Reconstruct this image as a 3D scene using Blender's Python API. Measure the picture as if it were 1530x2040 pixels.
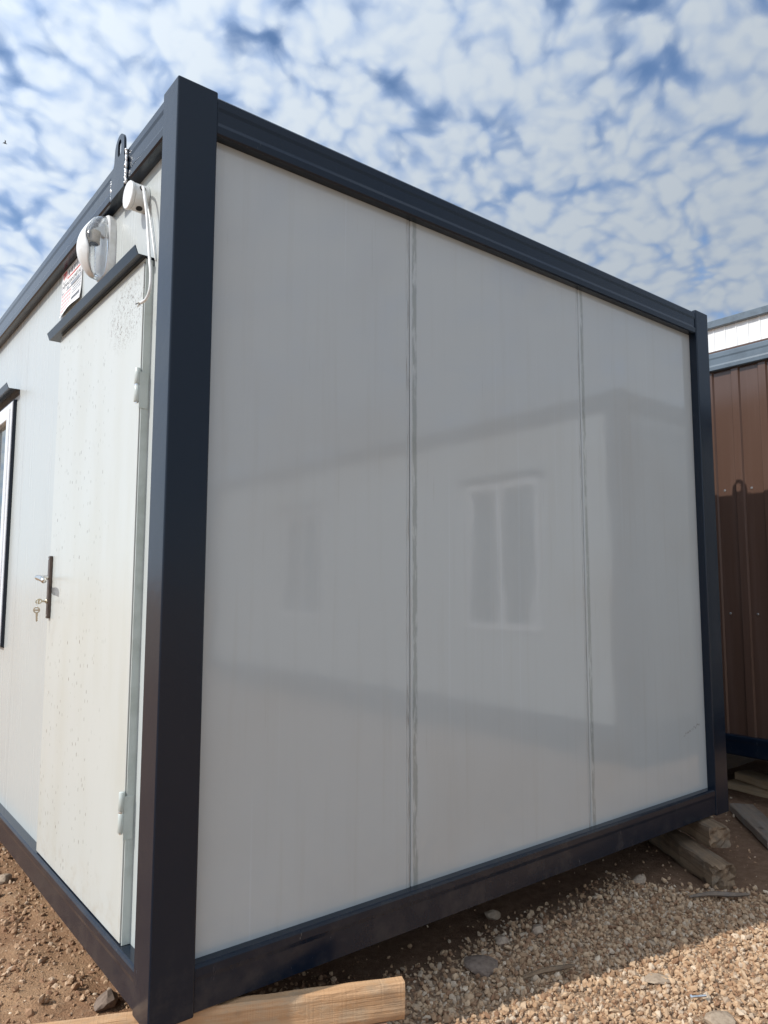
import bpy, bmesh, math, random
import numpy as np
from mathutils import Vector, Matrix, noise as mnoise

random.seed(7)
rng = np.random.default_rng(11)
scene = bpy.context.scene
for o in list(bpy.data.objects):
    bpy.data.objects.remove(o, do_unlink=True)
col = scene.collection

# ------------------------------------------------------------------ camera
cam_d = bpy.data.cameras.new("camera")
cam = bpy.data.objects.new("camera", cam_d)
col.objects.link(cam)
cam_d.sensor_fit = 'VERTICAL'
cam_d.sensor_height = 36.0
cam_d.lens = 1455.7 / 2040.0 * 36.0
cam_d.clip_start = 0.02
cam_d.clip_end = 3000.0
r_ = Vector((0.78243, -0.62273, 0.00198))
u_ = Vector((-0.06441, -0.07777, 0.99489))
f_ = Vector((0.61940, 0.77856, 0.10097))
cam.matrix_world = Matrix(((r_.x, u_.x, -f_.x, -0.7604), (r_.y, u_.y, -f_.y, -1.9110), (r_.z, u_.z, -f_.z, 1.1317), (0, 0, 0, 1)))
scene.camera = cam
scene.render.resolution_x = 768
scene.render.resolution_y = 1024

# ------------------------------------------------------------------ sun, sky, exposure
SUN_EL = math.radians(42.6)
SUN_AZ = math.atan2(-1.0, 0.2)              # clockwise from +Y
ldir = Vector((1.0, -0.2, -math.tan(SUN_EL) * math.hypot(1.0, 0.2))).normalized()
sun_d = bpy.data.lights.new("sun", 'SUN')
sun_d.energy = 3.75
sun_d.angle = math.radians(0.55)
sun_d.color = (1.0, 0.965, 0.91)
sun = bpy.data.objects.new("sun", sun_d)
col.objects.link(sun)
sun.rotation_euler = ldir.to_track_quat('-Z', 'Y').to_euler()
sun.location = (-20, 4, 19)

world = bpy.data.worlds.new("World")
scene.world = world
world.use_nodes = True
wn = world.node_tree
wn.nodes.clear()


class NT:
    """small helper to write node graphs compactly"""
    def __init__(self, nt):
        self.nt = nt

    def add(self, kind, **kw):
        n = self.nt.nodes.new(kind)
        for k, v in kw.items():
            if k.startswith('i_'):
                key = k[2:]
                key = int(key) if key.isdigit() else key.replace('_', ' ')
                if hasattr(v, 'is_output') or isinstance(v, bpy.types.NodeSocket):
                    self.nt.links.new(v, n.inputs[key])
                else:
                    n.inputs[key].default_value = v
            else:
                setattr(n, k, v)
        return n

    def math(self, op, a, b=None, c=None, clamp=False):
        n = self.add('ShaderNodeMath', operation=op, use_clamp=clamp)
        for i, v in enumerate((a, b, c)):
            if v is None:
                continue
            if isinstance(v, bpy.types.NodeSocket):
                self.nt.links.new(v, n.inputs[i])
            else:
                n.inputs[i].default_value = v
        return n.outputs[0]

    def mix(self, fac, a, b, blend='MIX'):
        n = self.add('ShaderNodeMix', data_type='RGBA', blend_type=blend)
        for key, v in ((0, fac), (6, a), (7, b)):
            if isinstance(v, bpy.types.NodeSocket):
                self.nt.links.new(v, n.inputs[key])
            else:
                if key and len(v) == 3:
                    v = (*v, 1)
                n.inputs[key].default_value = v
        return n.outputs[2]

    def ramp(self, fac, stops, interp='LINEAR'):
        n = self.add('ShaderNodeValToRGB')
        n.color_ramp.interpolation = interp
        els = n.color_ramp.elements
        while len(els) < len(stops):
            els.new(0.5)
        for e, (p, c) in zip(els, stops):
            e.position = p
            e.color = (*c, 1) if not isinstance(c, (int, float)) else (c, c, c, 1)
        self.nt.links.new(fac, n.inputs[0])
        return n.outputs[0]

    def smooth(self, v, lo, hi):
        n = self.add('ShaderNodeMapRange', interpolation_type='SMOOTHSTEP', clamp=True)
        self.nt.links.new(v, n.inputs[0])
        n.inputs[1].default_value = lo
        n.inputs[2].default_value = hi
        return n.outputs[0]

    def noise(self, vec, scale, detail=4, rough=0.55, dist=0.0):
        n = self.add('ShaderNodeTexNoise')
        if vec is not None:
            self.nt.links.new(vec, n.inputs['Vector'])
        n.inputs['Scale'].default_value = scale
        n.inputs['Detail'].default_value = detail
        n.inputs['Roughness'].default_value = rough
        n.inputs['Distortion'].default_value = dist
        return n.outputs['Fac']

    def vscale(self, vec, s, off=(0, 0, 0)):
        n = self.add('ShaderNodeMapping')
        self.nt.links.new(vec, n.inputs[0])
        n.inputs['Scale'].default_value = s
        n.inputs['Location'].default_value = off
        return n.outputs[0]


W = NT(wn)
tc = W.add('ShaderNodeTexCoord').outputs['Generated']
sky = W.add('ShaderNodeTexSky', sky_type='NISHITA', sun_disc=False)
sky.sun_elevation = SUN_EL
sky.sun_rotation = SUN_AZ
sky.altitude = 600
sky.air_density = 1.15
sky.dust_density = 0.0
sky.ozone_density = 4.0
bg_sky = W.add('ShaderNodeBackground', i_Color=sky.outputs[0], i_Strength=0.15)
sep = W.add('ShaderNodeSeparateXYZ', i_0=tc)
zc = W.math('ADD', W.math('MAXIMUM', sep.outputs[2], 0.0), 0.42)
px = W.math('DIVIDE', sep.outputs[0], zc)
py = W.math('DIVIDE', sep.outputs[1], zc)
pl = W.add('ShaderNodeCombineXYZ', i_0=px, i_1=py).outputs[0]
def noise2(vec, scale, detail, rough):
    n = W.add('ShaderNodeTexNoise', noise_dimensions='2D', i_Vector=vec, i_Scale=scale, i_Detail=float(detail), i_Roughness=rough)
    return n.outputs[0]


warp = W.add('ShaderNodeTexNoise', noise_dimensions='2D', i_Vector=pl, i_Scale=7.0, i_Detail=3.0).outputs['Color']
wv = W.add('ShaderNodeVectorMath', operation='MULTIPLY_ADD', i_0=warp, i_1=(0.075, 0.075, 0.0), i_2=pl).outputs[0]
warp2 = W.add('ShaderNodeTexNoise', noise_dimensions='2D', i_Vector=wv, i_Scale=34.0, i_Detail=3.0, i_Roughness=0.6).outputs['Color']
wv2 = W.add('ShaderNodeVectorMath', operation='MULTIPLY_ADD', i_0=warp2, i_1=(0.011, 0.011, 0.0), i_2=wv).outputs[0]
cells = []
for sc, off in ((21.0, 0.0), (45.0, 4.0)):
    v_ = W.add('ShaderNodeTexVoronoi', voronoi_dimensions='2D', feature='SMOOTH_F1', i_Vector=W.vscale(wv2, (1, 1, 1), (off, off * 0.7, 0)), i_Scale=sc)
    v_.inputs['Smoothness'].default_value = 0.6
    cells.append(W.math('SUBTRACT', 0.62, v_.outputs['Distance']))
n_mid = noise2(W.vscale(pl, (1, 1, 1), (1.3, 0.4, 0)), 7.0, 3, 0.55)
n_big = noise2(W.vscale(pl, (1, 1, 1), (3.1, 1.7, 0)), 1.8, 2, 0.5)
n_soft = noise2(W.vscale(pl, (1, 1, 1), (7.7, 2.9, 0)), 30.0, 2, 0.45)
n_fine = noise2(wv2, 70.0, 4, 0.62)
dens = W.math('ADD', W.math('MULTIPLY', cells[0], 0.66), W.math('MULTIPLY', cells[1], 0.30))
dens = W.math('ADD', dens, W.math('MULTIPLY', n_mid, 0.78))
dens = W.math('ADD', dens, W.math('MULTIPLY', n_big, 0.42))
dens = W.math('ADD', dens, W.math('MULTIPLY', n_fine, 0.12))
cover = W.smooth(dens, 0.37, 0.84)
cover = W.math('MAXIMUM', cover, W.smooth(sep.outputs[2], 0.16, -0.02))
lum = W.smooth(W.math('ADD', dens, W.math('ADD', W.math('MULTIPLY', W.math('SUBTRACT', n_soft, 0.5), 0.62), W.math('MULTIPLY', W.math('SUBTRACT', cells[1], 0.22), 0.22))), 0.36, 1.16)
ccol = W.mix(lum, (0.42, 0.58, 0.88), (0.82, 0.91, 1.0))
# thin cloud scatters forward: the veil is brighter on the sun's side of the sky
sd = W.add('ShaderNodeVectorMath', operation='DOT_PRODUCT', i_0=tc, i_1=tuple(-ldir)).outputs['Value']
glow = W.math('ADD', 0.55, W.math('MULTIPLY', W.smooth(sd, -0.45, 1.0), 0.85))
bg_cl = W.add('ShaderNodeBackground', i_Color=ccol, i_Strength=glow)
mixw = W.add('ShaderNodeMixShader', i_0=W.math('MULTIPLY', cover, 0.96), i_1=bg_sky.outputs[0], i_2=bg_cl.outputs[0])
wo = W.add('ShaderNodeOutputWorld', i_Surface=mixw.outputs[0])

scene.view_settings.view_transform = 'Standard'
scene.view_settings.look = 'None'
scene.view_settings.exposure = 0.0
scene.view_settings.gamma = 1.0
scene.view_settings.use_curve_mapping = False

# ------------------------------------------------------------------ materials
def mat(name, base, rough=0.5, metal=0.0, ior=1.5, fn=None, coat=0.0):
    m = bpy.data.materials.new(name)
    m.use_nodes = True
    nt = m.node_tree
    b = nt.nodes['Principled BSDF']
    b.inputs['Base Color'].default_value = (*base, 1)
    b.inputs['Roughness'].default_value = rough
    b.inputs['Metallic'].default_value = metal
    b.inputs['IOR'].default_value = ior
    b.inputs['Coat Weight'].default_value = coat
    b.inputs['Coat Roughness'].default_value = 0.08
    if fn:
        fn(NT(nt), b)
    return m


def bump(N, b, height, strength, dist=0.01):
    n = N.add('ShaderNodeBump', i_Height=height)
    n.inputs['Strength'].default_value = strength
    n.inputs['Distance'].default_value = dist
    N.nt.links.new(n.outputs[0], b.inputs['Normal'])


def link(N, s, b, key):
    N.nt.links.new(s, b.inputs[key])


def pos(N):
    return N.add('ShaderNodeNewGeometry').outputs['Position']


def f_panel(N, b, r0=0.06, clean=(0.458, 0.482, 0.480), wipe=0.22, run=0.5):
    """painted steel skin: very slight waves, faint dust runs, old glue along the joints"""
    P = pos(N)
    s = N.add('ShaderNodeSeparateXYZ', i_0=P)
    runs = N.noise(N.vscale(P, (26, 26, 0.9)), 1.0, 4, 0.6)
    runs2 = N.noise(N.vscale(P, (70, 70, 0.35), (4, 2, 0)), 1.0, 2, 0.5)
    cloud = N.noise(P, 1.6, 3, 0.5)
    c = N.mix(N.math('MULTIPLY', N.smooth(runs, 0.50, 0.85), run), clean, (0.41, 0.41, 0.385))
    c = N.mix(N.math('MULTIPLY', N.smooth(runs2, 0.68, 0.76), wipe), c, (0.55, 0.60, 0.64))
    c = N.mix(N.math('MULTIPLY', N.smooth(cloud, 0.45, 0.75), 0.35), c, (0.42, 0.415, 0.39))
    # glue residue and dirt beside the two joints of the end wall (x = 0.91 and x = 1.91)
    onend = N.math('MULTIPLY', N.math('LESS_THAN', s.outputs[1], 0.0445), N.math('GREATER_THAN', s.outputs[0], 0.12))
    wob = N.math('MULTIPLY', N.math('SUBTRACT', N.noise(N.vscale(P, (1, 1, 22)), 1.0, 3, 0.6), 0.5), 0.010)
    fx = N.math('ADD', N.math('FRACT', N.math('ADD', s.outputs[0], 0.09)), wob)
    inb = N.math('MULTIPLY', N.smooth(fx, 0.009, 0.013), N.smooth(fx, 0.036, 0.027))
    patchy = N.smooth(N.noise(N.vscale(P, (40, 1, 7), (0, 0, 3)), 1.0, 4, 0.65), 0.36, 0.52)
    m1 = N.math('MULTIPLY', N.math('MULTIPLY', inb, patchy), onend)
    c = N.mix(N.math('MULTIPLY', m1, 0.72), c, (0.25, 0.27, 0.25))
    fr = N.math('ADD', N.math('FRACT', N.math('ADD', s.outputs[0], 0.12)), N.math('MULTIPLY', wob, 0.5))
    ind = N.math('MULTIPLY', N.smooth(fr, 0.010, 0.016), N.smooth(fr, 0.0285, 0.022))
    pat2 = N.smooth(N.noise(N.vscale(P, (190, 1, 5), (0, 0, 9)), 1.0, 3, 0.7), 0.52, 0.62)
    m2 = N.math('MULTIPLY', N.math('MULTIPLY', ind, pat2), onend)
    c = N.mix(N.math('MULTIPLY', m2, 0.75), c, (0.20, 0.18, 0.15))
    # fine dark run marks close to the near post and by the lower corner
    sc = N.noise(N.vscale(P, (210, 210, 2.2), (7, 1, 2)), 1.0, 2, 0.5)
    scm = N.math('MULTIPLY', N.smooth(sc, 0.735, 0.77), N.smooth(cloud, 0.42, 0.55))
    c = N.mix(N.math('MULTIPLY', scm, 0.5), c, (0.30, 0.28, 0.25))
    # crooked dirt line with two runs below it, low on the last panel of the end wall
    zl = N.math('ADD', 0.415, N.math('MULTIPLY', N.math('SUBTRACT', N.noise(N.vscale(P, (22, 1, 0)), 1.0, 4, 0.7), 0.5), 0.10))
    zl = N.math('ADD', zl, N.math('MULTIPLY', N.math('SUBTRACT', s.outputs[0], 2.70), 0.22))
    dl = N.math('ABSOLUTE', N.math('SUBTRACT', s.outputs[2], zl))
    xr = N.math('MULTIPLY', N.smooth(s.outputs[0], 2.655, 2.675), N.smooth(s.outputs[0], 2.835, 2.815))
    m3 = N.math('MULTIPLY', N.math('MULTIPLY', N.smooth(dl, 0.006, 0.001), xr), N.smooth(N.noise(P, 60, 3, 0.6), 0.35, 0.55))
    below = N.math('MULTIPLY', N.smooth(N.math('SUBTRACT', zl, s.outputs[2]), 0.0, 0.01), N.smooth(N.math('SUBTRACT', zl, s.outputs[2]), 0.24, 0.05))
    drip = N.math('MULTIPLY', N.smooth(N.noise(N.vscale(P, (75, 1, 0.6), (3, 0, 1)), 1.0, 3, 0.6), 0.56, 0.68), N.math('MULTIPLY', below, xr))
    onend2 = N.math('LESS_THAN', s.outputs[1], 0.0445)
    c = N.mix(N.math('MULTIPLY', N.math('MULTIPLY', m3, onend2), 0.6), c, (0.22, 0.20, 0.17))
    c = N.mix(N.math('MULTIPLY', N.math('MULTIPLY', drip, onend2), 0.35), c, (0.38, 0.36, 0.32))
    link(N, c, b, 'Base Color')
    link(N, N.math('ADD', r0, N.math('MULTIPLY', N.smooth(runs, 0.35, 0.80), 0.06)), b, 'Roughness')
    h = N.math('ADD', N.math('MULTIPLY', N.noise(N.vscale(P, (3.4, 3.4, 1.5)), 1.0, 3, 0.45), 1.0), N.math('MULTIPLY', N.noise(P, 240, 2, 0.5), 0.003))
    bump(N, b, h, 0.085, 0.02)


def f_door(N, b):
    P = pos(N)
    s = N.add('ShaderNodeSeparateXYZ', i_0=P)
    c = N.mix(N.smooth(N.noise(N.vscale(P, (5, 5, 1.2)), 1.0, 4, 0.6), 0.4, 0.75), (0.545, 0.565, 0.535), (0.52, 0.53, 0.485))
    v = N.add('ShaderNodeTexVoronoi', feature='F1', i_Vector=N.vscale(P, (1, 62, 30)), i_Scale=1.0)
    spots = N.math('LESS_THAN', v.outputs['Distance'], 0.23)
    vs = N.add('ShaderNodeSeparateXYZ', i_0=v.outputs['Color'])
    keep = N.math('GREATER_THAN', N.math('ADD', vs.outputs[0], N.math('MULTIPLY', N.noise(N.vscale(P, (1, 3.2, 1.7)), 1.0, 3, 0.6), 0.75)), 1.10)
    band = N.smooth(s.outputs[1], 0.40, 0.75)
    thin = N.math('LESS_THAN', N.noise(N.vscale(P, (1, 300, 40)), 1.0, 2, 0.5), 0.56)
    m = N.math('MULTIPLY', N.math('MULTIPLY', spots, keep), N.math('MULTIPLY', thin, band))
    c = N.mix(N.math('MULTIPLY', m, N.math('MULTIPLY', vs.outputs[1], 0.85)), c, (0.16, 0.145, 0.11))
    # scuffs at the upper hinge corner
    dy = N.math('SUBTRACT', s.outputs[1], 0.42)
    dz = N.math('SUBTRACT', s.outputs[2], 2.02)
    d2 = N.math('ADD', N.math('MULTIPLY', N.math('MULTIPLY', dy, dy), 18.0), N.math('MULTIPLY', N.math('MULTIPLY', dz, dz), 34.0))
    sc = N.smooth(N.noise(N.vscale(P, (1, 95, 60)), 1.0, 4, 0.7, 1.5), 0.53, 0.61)
    c = N.mix(N.math('MULTIPLY', N.math('MULTIPLY', sc, N.smooth(d2, 0.8, 0.1)), 0.85), c, (0.19, 0.16, 0.12))
    hy = N.math('SUBTRACT', s.outputs[1], 1.13)
    hz = N.math('SUBTRACT', s.outputs[2], 1.12)
    h2 = N.math('ADD', N.math('MULTIPLY', N.math('MULTIPLY', hy, hy), 60.0), N.math('MULTIPLY', N.math('MULTIPLY', hz, hz), 14.0))
    sm = N.math('MULTIPLY', N.smooth(h2, 1.0, 0.0), N.smooth(N.noise(N.vscale(P, (1, 14, 7), (0, 4, 2)), 1.0, 5, 0.65), 0.40, 0.70))
    c = N.mix(N.math('MULTIPLY', sm, 0.28), c, (0.36, 0.33, 0.27))
    # grime low on the leaf
    g = N.math('MULTIPLY', N.smooth(s.outputs[2], 0.30, 0.13), N.smooth(N.noise(P, 18, 5, 0.65), 0.45, 0.7))
    c = N.mix(N.math('MULTIPLY', g, 0.35), c, (0.42, 0.36, 0.27))
    link(N, c, b, 'Base Color')
    bump(N, b, N.noise(P, 3.0, 2, 0.4), 0.08, 0.02)


def f_frame(N, b):
    P = pos(N)
    n1 = N.noise(P, 5.0, 4, 0.6)
    dust = N.smooth(N.noise(N.vscale(P, (9, 9, 3)), 1.0, 6, 0.7), 0.58, 0.85)
    c = N.mix(N.math('MULTIPLY', dust, 0.30), (0.0052, 0.0112, 0.0225), (0.054, 0.057, 0.060))
    s = N.add('ShaderNodeSeparateXYZ', i_0=P)
    low = N.math('MULTIPLY', N.smooth(s.outputs[2], 0.24, 0.02), N.smooth(N.noise(P, 11, 6, 0.7), 0.42, 0.72))
    c = N.mix(N.math('MULTIPLY', low, 0.22), c, (0.11, 0.092, 0.078))
    scr = N.smooth(N.noise(N.vscale(P, (160, 160, 22)), 1.0, 3, 0.6), 0.70, 0.73)
    scm = N.math('MULTIPLY', scr, N.smooth(N.noise(P, 3.2, 2, 0.5), 0.56, 0.66))
    c = N.mix(N.math('MULTIPLY', scm, 0.5), c, (0.33, 0.33, 0.32))
    link(N, c, b, 'Base Color')
    link(N, N.math('ADD', 0.20, N.math('MULTIPLY', dust, 0.2)), b, 'Roughness')
    bump(N, b, N.math('ADD', n1, N.math('MULTIPLY', N.noise(P, 320, 2, 0.5), 0.02)), 0.06, 0.02)


def f_soil(N, b):
    P = pos(N)
    s = N.add('ShaderNodeSeparateXYZ', i_0=P)
    n1 = N.noise(P, 2.2, 5, 0.6)
    n2 = N.noise(P, 26, 6, 0.7)
    n3 = N.noise(P, 130, 4, 0.65)
    c = N.mix(N.smooth(n1, 0.35, 0.68), (0.30, 0.165, 0.09), (0.45, 0.275, 0.155))
    c = N.mix(N.math('MULTIPLY', N.smooth(n2, 0.45, 0.75), 0.55), c, (0.40, 0.28, 0.18))
    c = N.mix(N.math('MULTIPLY', N.smooth(n3, 0.62, 0.72), 0.55), c, (0.50, 0.38, 0.27))
    c = N.mix(N.math('MULTIPLY', N.smooth(n3, 0.42, 0.30), 0.5), c, (0.10, 0.06, 0.04))
    at = N.add('ShaderNodeAttribute', attribute_name='stone_dust').outputs['Fac']
    bare = N.add('ShaderNodeAttribute', attribute_name='bare_earth_shade').outputs['Fac']
    c = N.mix(N.math('MULTIPLY', bare, 0.75), c, N.mix(N.smooth(n2, 0.35, 0.7), (0.115, 0.062, 0.040), (0.21, 0.125, 0.082)))  # reddish earth tone, with the cabins' shade mixed into the colour
    dustc = N.mix(N.smooth(n3, 0.35, 0.65), (0.33, 0.21, 0.13), (0.55, 0.40, 0.265))
    c = N.mix(N.math('MULTIPLY', at, 0.85), c, dustc)
    link(N, c, b, 'Base Color')
    h = N.math('ADD', N.math('MULTIPLY', n2, 0.8), N.math('MULTIPLY', n3, 0.45))
    bump(N, b, h, 0.9, 0.025)


def f_stone(N, b):
    g = N.add('ShaderNodeNewGeometry')
    r = g.outputs['Random Per Island']
    c = N.ramp(r, [(0.0, (0.26, 0.14, 0.08)), (0.25, (0.42, 0.26, 0.15)), (0.5, (0.52, 0.35, 0.215)), (0.72, (0.60, 0.425, 0.27)), (0.88, (0.43, 0.33, 0.24)), (1.0, (0.74, 0.59, 0.43))])
    P = g.outputs['Position']
    n = N.noise(P, 150, 5, 0.65)
    c = N.mix(N.math('MULTIPLY', N.smooth(n, 0.35, 0.7), 0.28), c, (0.44, 0.30, 0.19))
    link(N, c, b, 'Base Color')
    bump(N, b, n, 0.5, 0.004)


def f_clod(N, b):
    g = N.add('ShaderNodeNewGeometry')
    c = N.ramp(g.outputs['Random Per Island'], [(0.0, (0.28, 0.155, 0.09)), (0.5, (0.42, 0.26, 0.155)), (0.85, (0.50, 0.335, 0.21)), (1.0, (0.58, 0.43, 0.30))])
    n = N.noise(g.outputs['Position'], 190, 4, 0.65)
    link(N, N.mix(N.math('MULTIPLY', N.smooth(n, 0.4, 0.7), 0.4), c, (0.22, 0.13, 0.08)), b, 'Base Color')
    bump(N, b, n, 0.6, 0.004)


def f_wood(light, dark, grey, amount):
    def fn(N, b):
        t = N.add('ShaderNodeTexCoord').outputs['Object']
        g = N.noise(N.vscale(t, (1.6, 34, 34)), 1.0, 5, 0.6, 0.6)
        g2 = N.noise(N.vscale(t, (5, 150, 150)), 1.0, 3, 0.6)
        c = N.mix(N.smooth(g, 0.38, 0.66), light, dark)
        c = N.mix(N.math('MULTIPLY', N.smooth(g2, 0.5, 0.75), 0.4), c, dark)
        st = N.smooth(N.noise(N.vscale(t, (9, 14, 14), (2, 5, 1)), 1.0, 5, 0.65), 0.46, 0.68)
        c = N.mix(N.math('MULTIPLY', st, amount), c, grey)
        crack = N.smooth(N.noise(N.vscale(t, (1.1, 60, 60), (0, 3, 7)), 1.0, 2, 0.5, 0.4), 0.735, 0.765)
        c = N.mix(N.math('MULTIPLY', crack, 0.8), c, (0.05, 0.03, 0.02))
        kv = N.add('ShaderNodeTexVoronoi', feature='F1', i_Vector=N.vscale(t, (5.5, 9, 9), (0.3, 0.1, 0.2)), i_Scale=1.0)
        knot = N.smooth(kv.outputs['Distance'], 0.16, 0.07)
        c = N.mix(N.math('MULTIPLY', knot, 0.75), c, (dark[0] * 0.35, dark[1] * 0.3, dark[2] * 0.28))
        mud = N.smooth(N.noise(N.vscale(t, (4, 7, 7), (1, 8, 4)), 1.0, 6, 0.7), 0.54, 0.72)
        c = N.mix(N.math('MULTIPLY', mud, 0.5), c, (0.27, 0.18, 0.115))
        saw = N.noise(N.vscale(t, (170, 5, 5)), 1.0, 3, 0.6)
        link(N, c, b, 'Base Color')
        hgt = N.math('ADD', N.math('ADD', g2, N.math('MULTIPLY', g, 0.6)), N.math('MULTIPLY', saw, 0.5))
        bump(N, b, N.math('SUBTRACT', hgt, crack), 0.6, 0.005)
    return fn


def f_brown(N, b):
    P = pos(N)
    n = N.noise(N.vscale(P, (14, 14, 0.8)), 1.0, 4, 0.6)
    c = N.mix(N.smooth(n, 0.4, 0.75), (0.092, 0.052, 0.037), (0.112, 0.068, 0.052))
    link(N, c, b, 'Base Color')
    bump(N, b, N.noise(P, 3.5, 2, 0.4), 0.10, 0.02)


def f_plastic(N, b):
    P = pos(N)
    n = N.noise(P, 40, 4, 0.6)
    link(N, N.mix(N.smooth(n, 0.4, 0.75), (0.78, 0.79, 0.78), (0.68, 0.68, 0.65)), b, 'Base Color')


def f_ribbed(N, b):
    P = pos(N)
    n = N.noise(N.vscale(P, (6, 6, 0.6)), 1.0, 4, 0.6)
    link(N, N.mix(N.smooth(n, 0.4, 0.75), (0.78, 0.79, 0.79), (0.70, 0.71, 0.70)), b, 'Base Color')


def f_rubber(N, b):
    link(N, N.mix(N.noise(pos(N), 60, 3), (0.008, 0.008, 0.008), (0.018, 0.017, 0.016)), b, 'Base Color')


def f_speck(a, c2, sc=60):
    def fn(N, b):
        link(N, N.mix(N.smooth(N.noise(pos(N), sc, 4, 0.6), 0.4, 0.7), a, c2), b, 'Base Color')
    return fn


M = dict(
    panel=mat('panel_white_paint', (0.70, 0.72, 0.70), 0.14, fn=f_panel, ior=1.6),
    panel_front=mat('dusty_panel_white_paint', (0.5, 0.53, 0.54), 0.3, fn=lambda N, b: f_panel(N, b, 0.24, (0.488, 0.516, 0.503), 0.0, 0.12), ior=1.42),
    door=mat('door_white_paint', (0.74, 0.74, 0.70), 0.26, fn=f_door),
    jamb=mat('jamb_white_paint', (0.66, 0.68, 0.62), 0.3, fn=f_speck((0.52, 0.56, 0.53), (0.44, 0.475, 0.44), 14)),
    frame=mat('anthracite_paint', (0.03, 0.035, 0.045), 0.26, fn=f_frame, ior=1.42),
    rail_grey=mat('mid_grey_paint', (0.12, 0.15, 0.18), 0.3, fn=f_speck((0.115, 0.148, 0.18), (0.09, 0.115, 0.14), 9)),
    soil=mat('soil', (0.28, 0.18, 0.11), 0.95, fn=f_soil, ior=1.3),
    stone=mat('crushed_stone', (0.5, 0.4, 0.28), 0.9, fn=f_stone, ior=1.3),
    clod=mat('earth_clod', (0.33, 0.21, 0.13), 0.95, fn=f_clod, ior=1.3),
    rock=mat('loose_rock', (0.4, 0.33, 0.26), 0.9, fn=f_speck((0.44, 0.34, 0.25), (0.28, 0.20, 0.15), 55), ior=1.3),
    rock_dark=mat('dark_rock', (0.2, 0.15, 0.12), 0.9, fn=f_speck((0.24, 0.18, 0.14), (0.15, 0.11, 0.085), 45), ior=1.3),
    rock_grey=mat('grey_rock', (0.4, 0.38, 0.35), 0.9, fn=f_speck((0.40, 0.31, 0.225), (0.29, 0.215, 0.155), 70), ior=1.3),
    pine=mat('fresh_pine', (0.6, 0.36, 0.18), 0.75, fn=f_wood((0.60, 0.36, 0.19), (0.48, 0.265, 0.125), (0.46, 0.36, 0.24), 0.5)),
    redwood=mat('reddish_board', (0.4, 0.2, 0.1), 0.8, fn=f_wood((0.40, 0.20, 0.11), (0.30, 0.14, 0.075), (0.3, 0.22, 0.16), 0.4)),
    oldwood=mat('weathered_timber', (0.3, 0.24, 0.17), 0.85, fn=f_wood((0.26, 0.175, 0.105), (0.15, 0.095, 0.055), (0.14, 0.115, 0.085), 0.6)),
    darkwood=mat('dark_weathered_board', (0.2, 0.16, 0.12), 0.85, fn=f_wood((0.23, 0.175, 0.13), (0.16, 0.12, 0.09), (0.2, 0.18, 0.16), 0.7)),
    tanwood=mat('tan_board', (0.4, 0.3, 0.18), 0.8, fn=f_wood((0.46, 0.33, 0.20), (0.36, 0.24, 0.135), (0.36, 0.28, 0.2), 0.5)),
    brown=mat('brown_sheet_paint', (0.09, 0.04, 0.025), 0.22, fn=f_brown),
    plastic=mat('white_plastic', (0.78, 0.79, 0.78), 0.28, fn=f_plastic),
    pvc=mat('window_white_pvc', (0.80, 0.81, 0.83), 0.22, fn=f_speck((0.80, 0.81, 0.83), (0.74, 0.75, 0.77), 12)),
    ribbed=mat('white_ribbed_sheet', (0.78, 0.79, 0.79), 0.35, fn=f_ribbed),
    rubber=mat('black_seal', (0.01, 0.01, 0.01), 0.7, fn=f_rubber),
    zinc=mat('bright_zinc', (0.75, 0.75, 0.74), 0.3, metal=1.0, fn=f_speck((0.78, 0.78, 0.77), (0.55, 0.55, 0.54), 90)),
    chrome=mat('chrome_lever', (0.72, 0.70, 0.66), 0.18, metal=1.0, fn=f_speck((0.76, 0.74, 0.70), (0.62, 0.60, 0.55), 30)),
    bronze=mat('brown_handle_plate', (0.05, 0.035, 0.028), 0.35, metal=0.4, fn=f_speck((0.105, 0.075, 0.06), (0.075, 0.055, 0.045), 40)),
    brass=mat('nickel_key', (0.62, 0.56, 0.44), 0.3, metal=1.0, fn=f_speck((0.66, 0.60, 0.47), (0.48, 0.43, 0.33), 120)),
    socket=mat('beige_socket', (0.52, 0.44, 0.34), 0.5, fn=f_speck((0.54, 0.46, 0.36), (0.45, 0.38, 0.29), 90)),
    paper=mat('printed_paper', (0.8, 0.8, 0.79), 0.6, fn=f_speck((0.80, 0.80, 0.79), (0.74, 0.74, 0.73), 25)),
    ink_red=mat('red_print', (0.72, 0.02, 0.02), 0.6, fn=f_speck((0.72, 0.018, 0.02), (0.65, 0.02, 0.025), 90)),
    ink_pink=mat('faded_red_print', (0.7, 0.4, 0.42), 0.6, fn=f_speck((0.72, 0.40, 0.42), (0.64, 0.36, 0.38), 90)),
    ink_dark=mat('dark_print', (0.06, 0.07, 0.09), 0.6, fn=f_speck((0.06, 0.07, 0.09), (0.09, 0.10, 0.12), 90)),
    ink_grey=mat('grey_print', (0.25, 0.28, 0.32), 0.6, fn=f_speck((0.25, 0.28, 0.32), (0.33, 0.35, 0.38), 90)),
    dark_in=mat('dark_interior', (0.03, 0.03, 0.03), 0.8, fn=f_speck((0.03, 0.03, 0.03), (0.045, 0.043, 0.04), 10)),
    bird=mat('bird_feathers', (0.03, 0.03, 0.035), 0.7, fn=f_speck((0.03, 0.03, 0.035), (0.05, 0.05, 0.05), 20)),
)


def glass_mat(name, tint, rough, trans=1.0):
    m = mat(name, tint, rough, ior=1.45)
    b = m.node_tree.nodes['Principled BSDF']
    b.inputs['Transmission Weight'].default_value = trans
    N = NT(m.node_tree)
    n = N.noise(pos(N), 90, 3, 0.5)
    bump(N, b, n, 0.12, 0.004)
    return m


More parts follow.
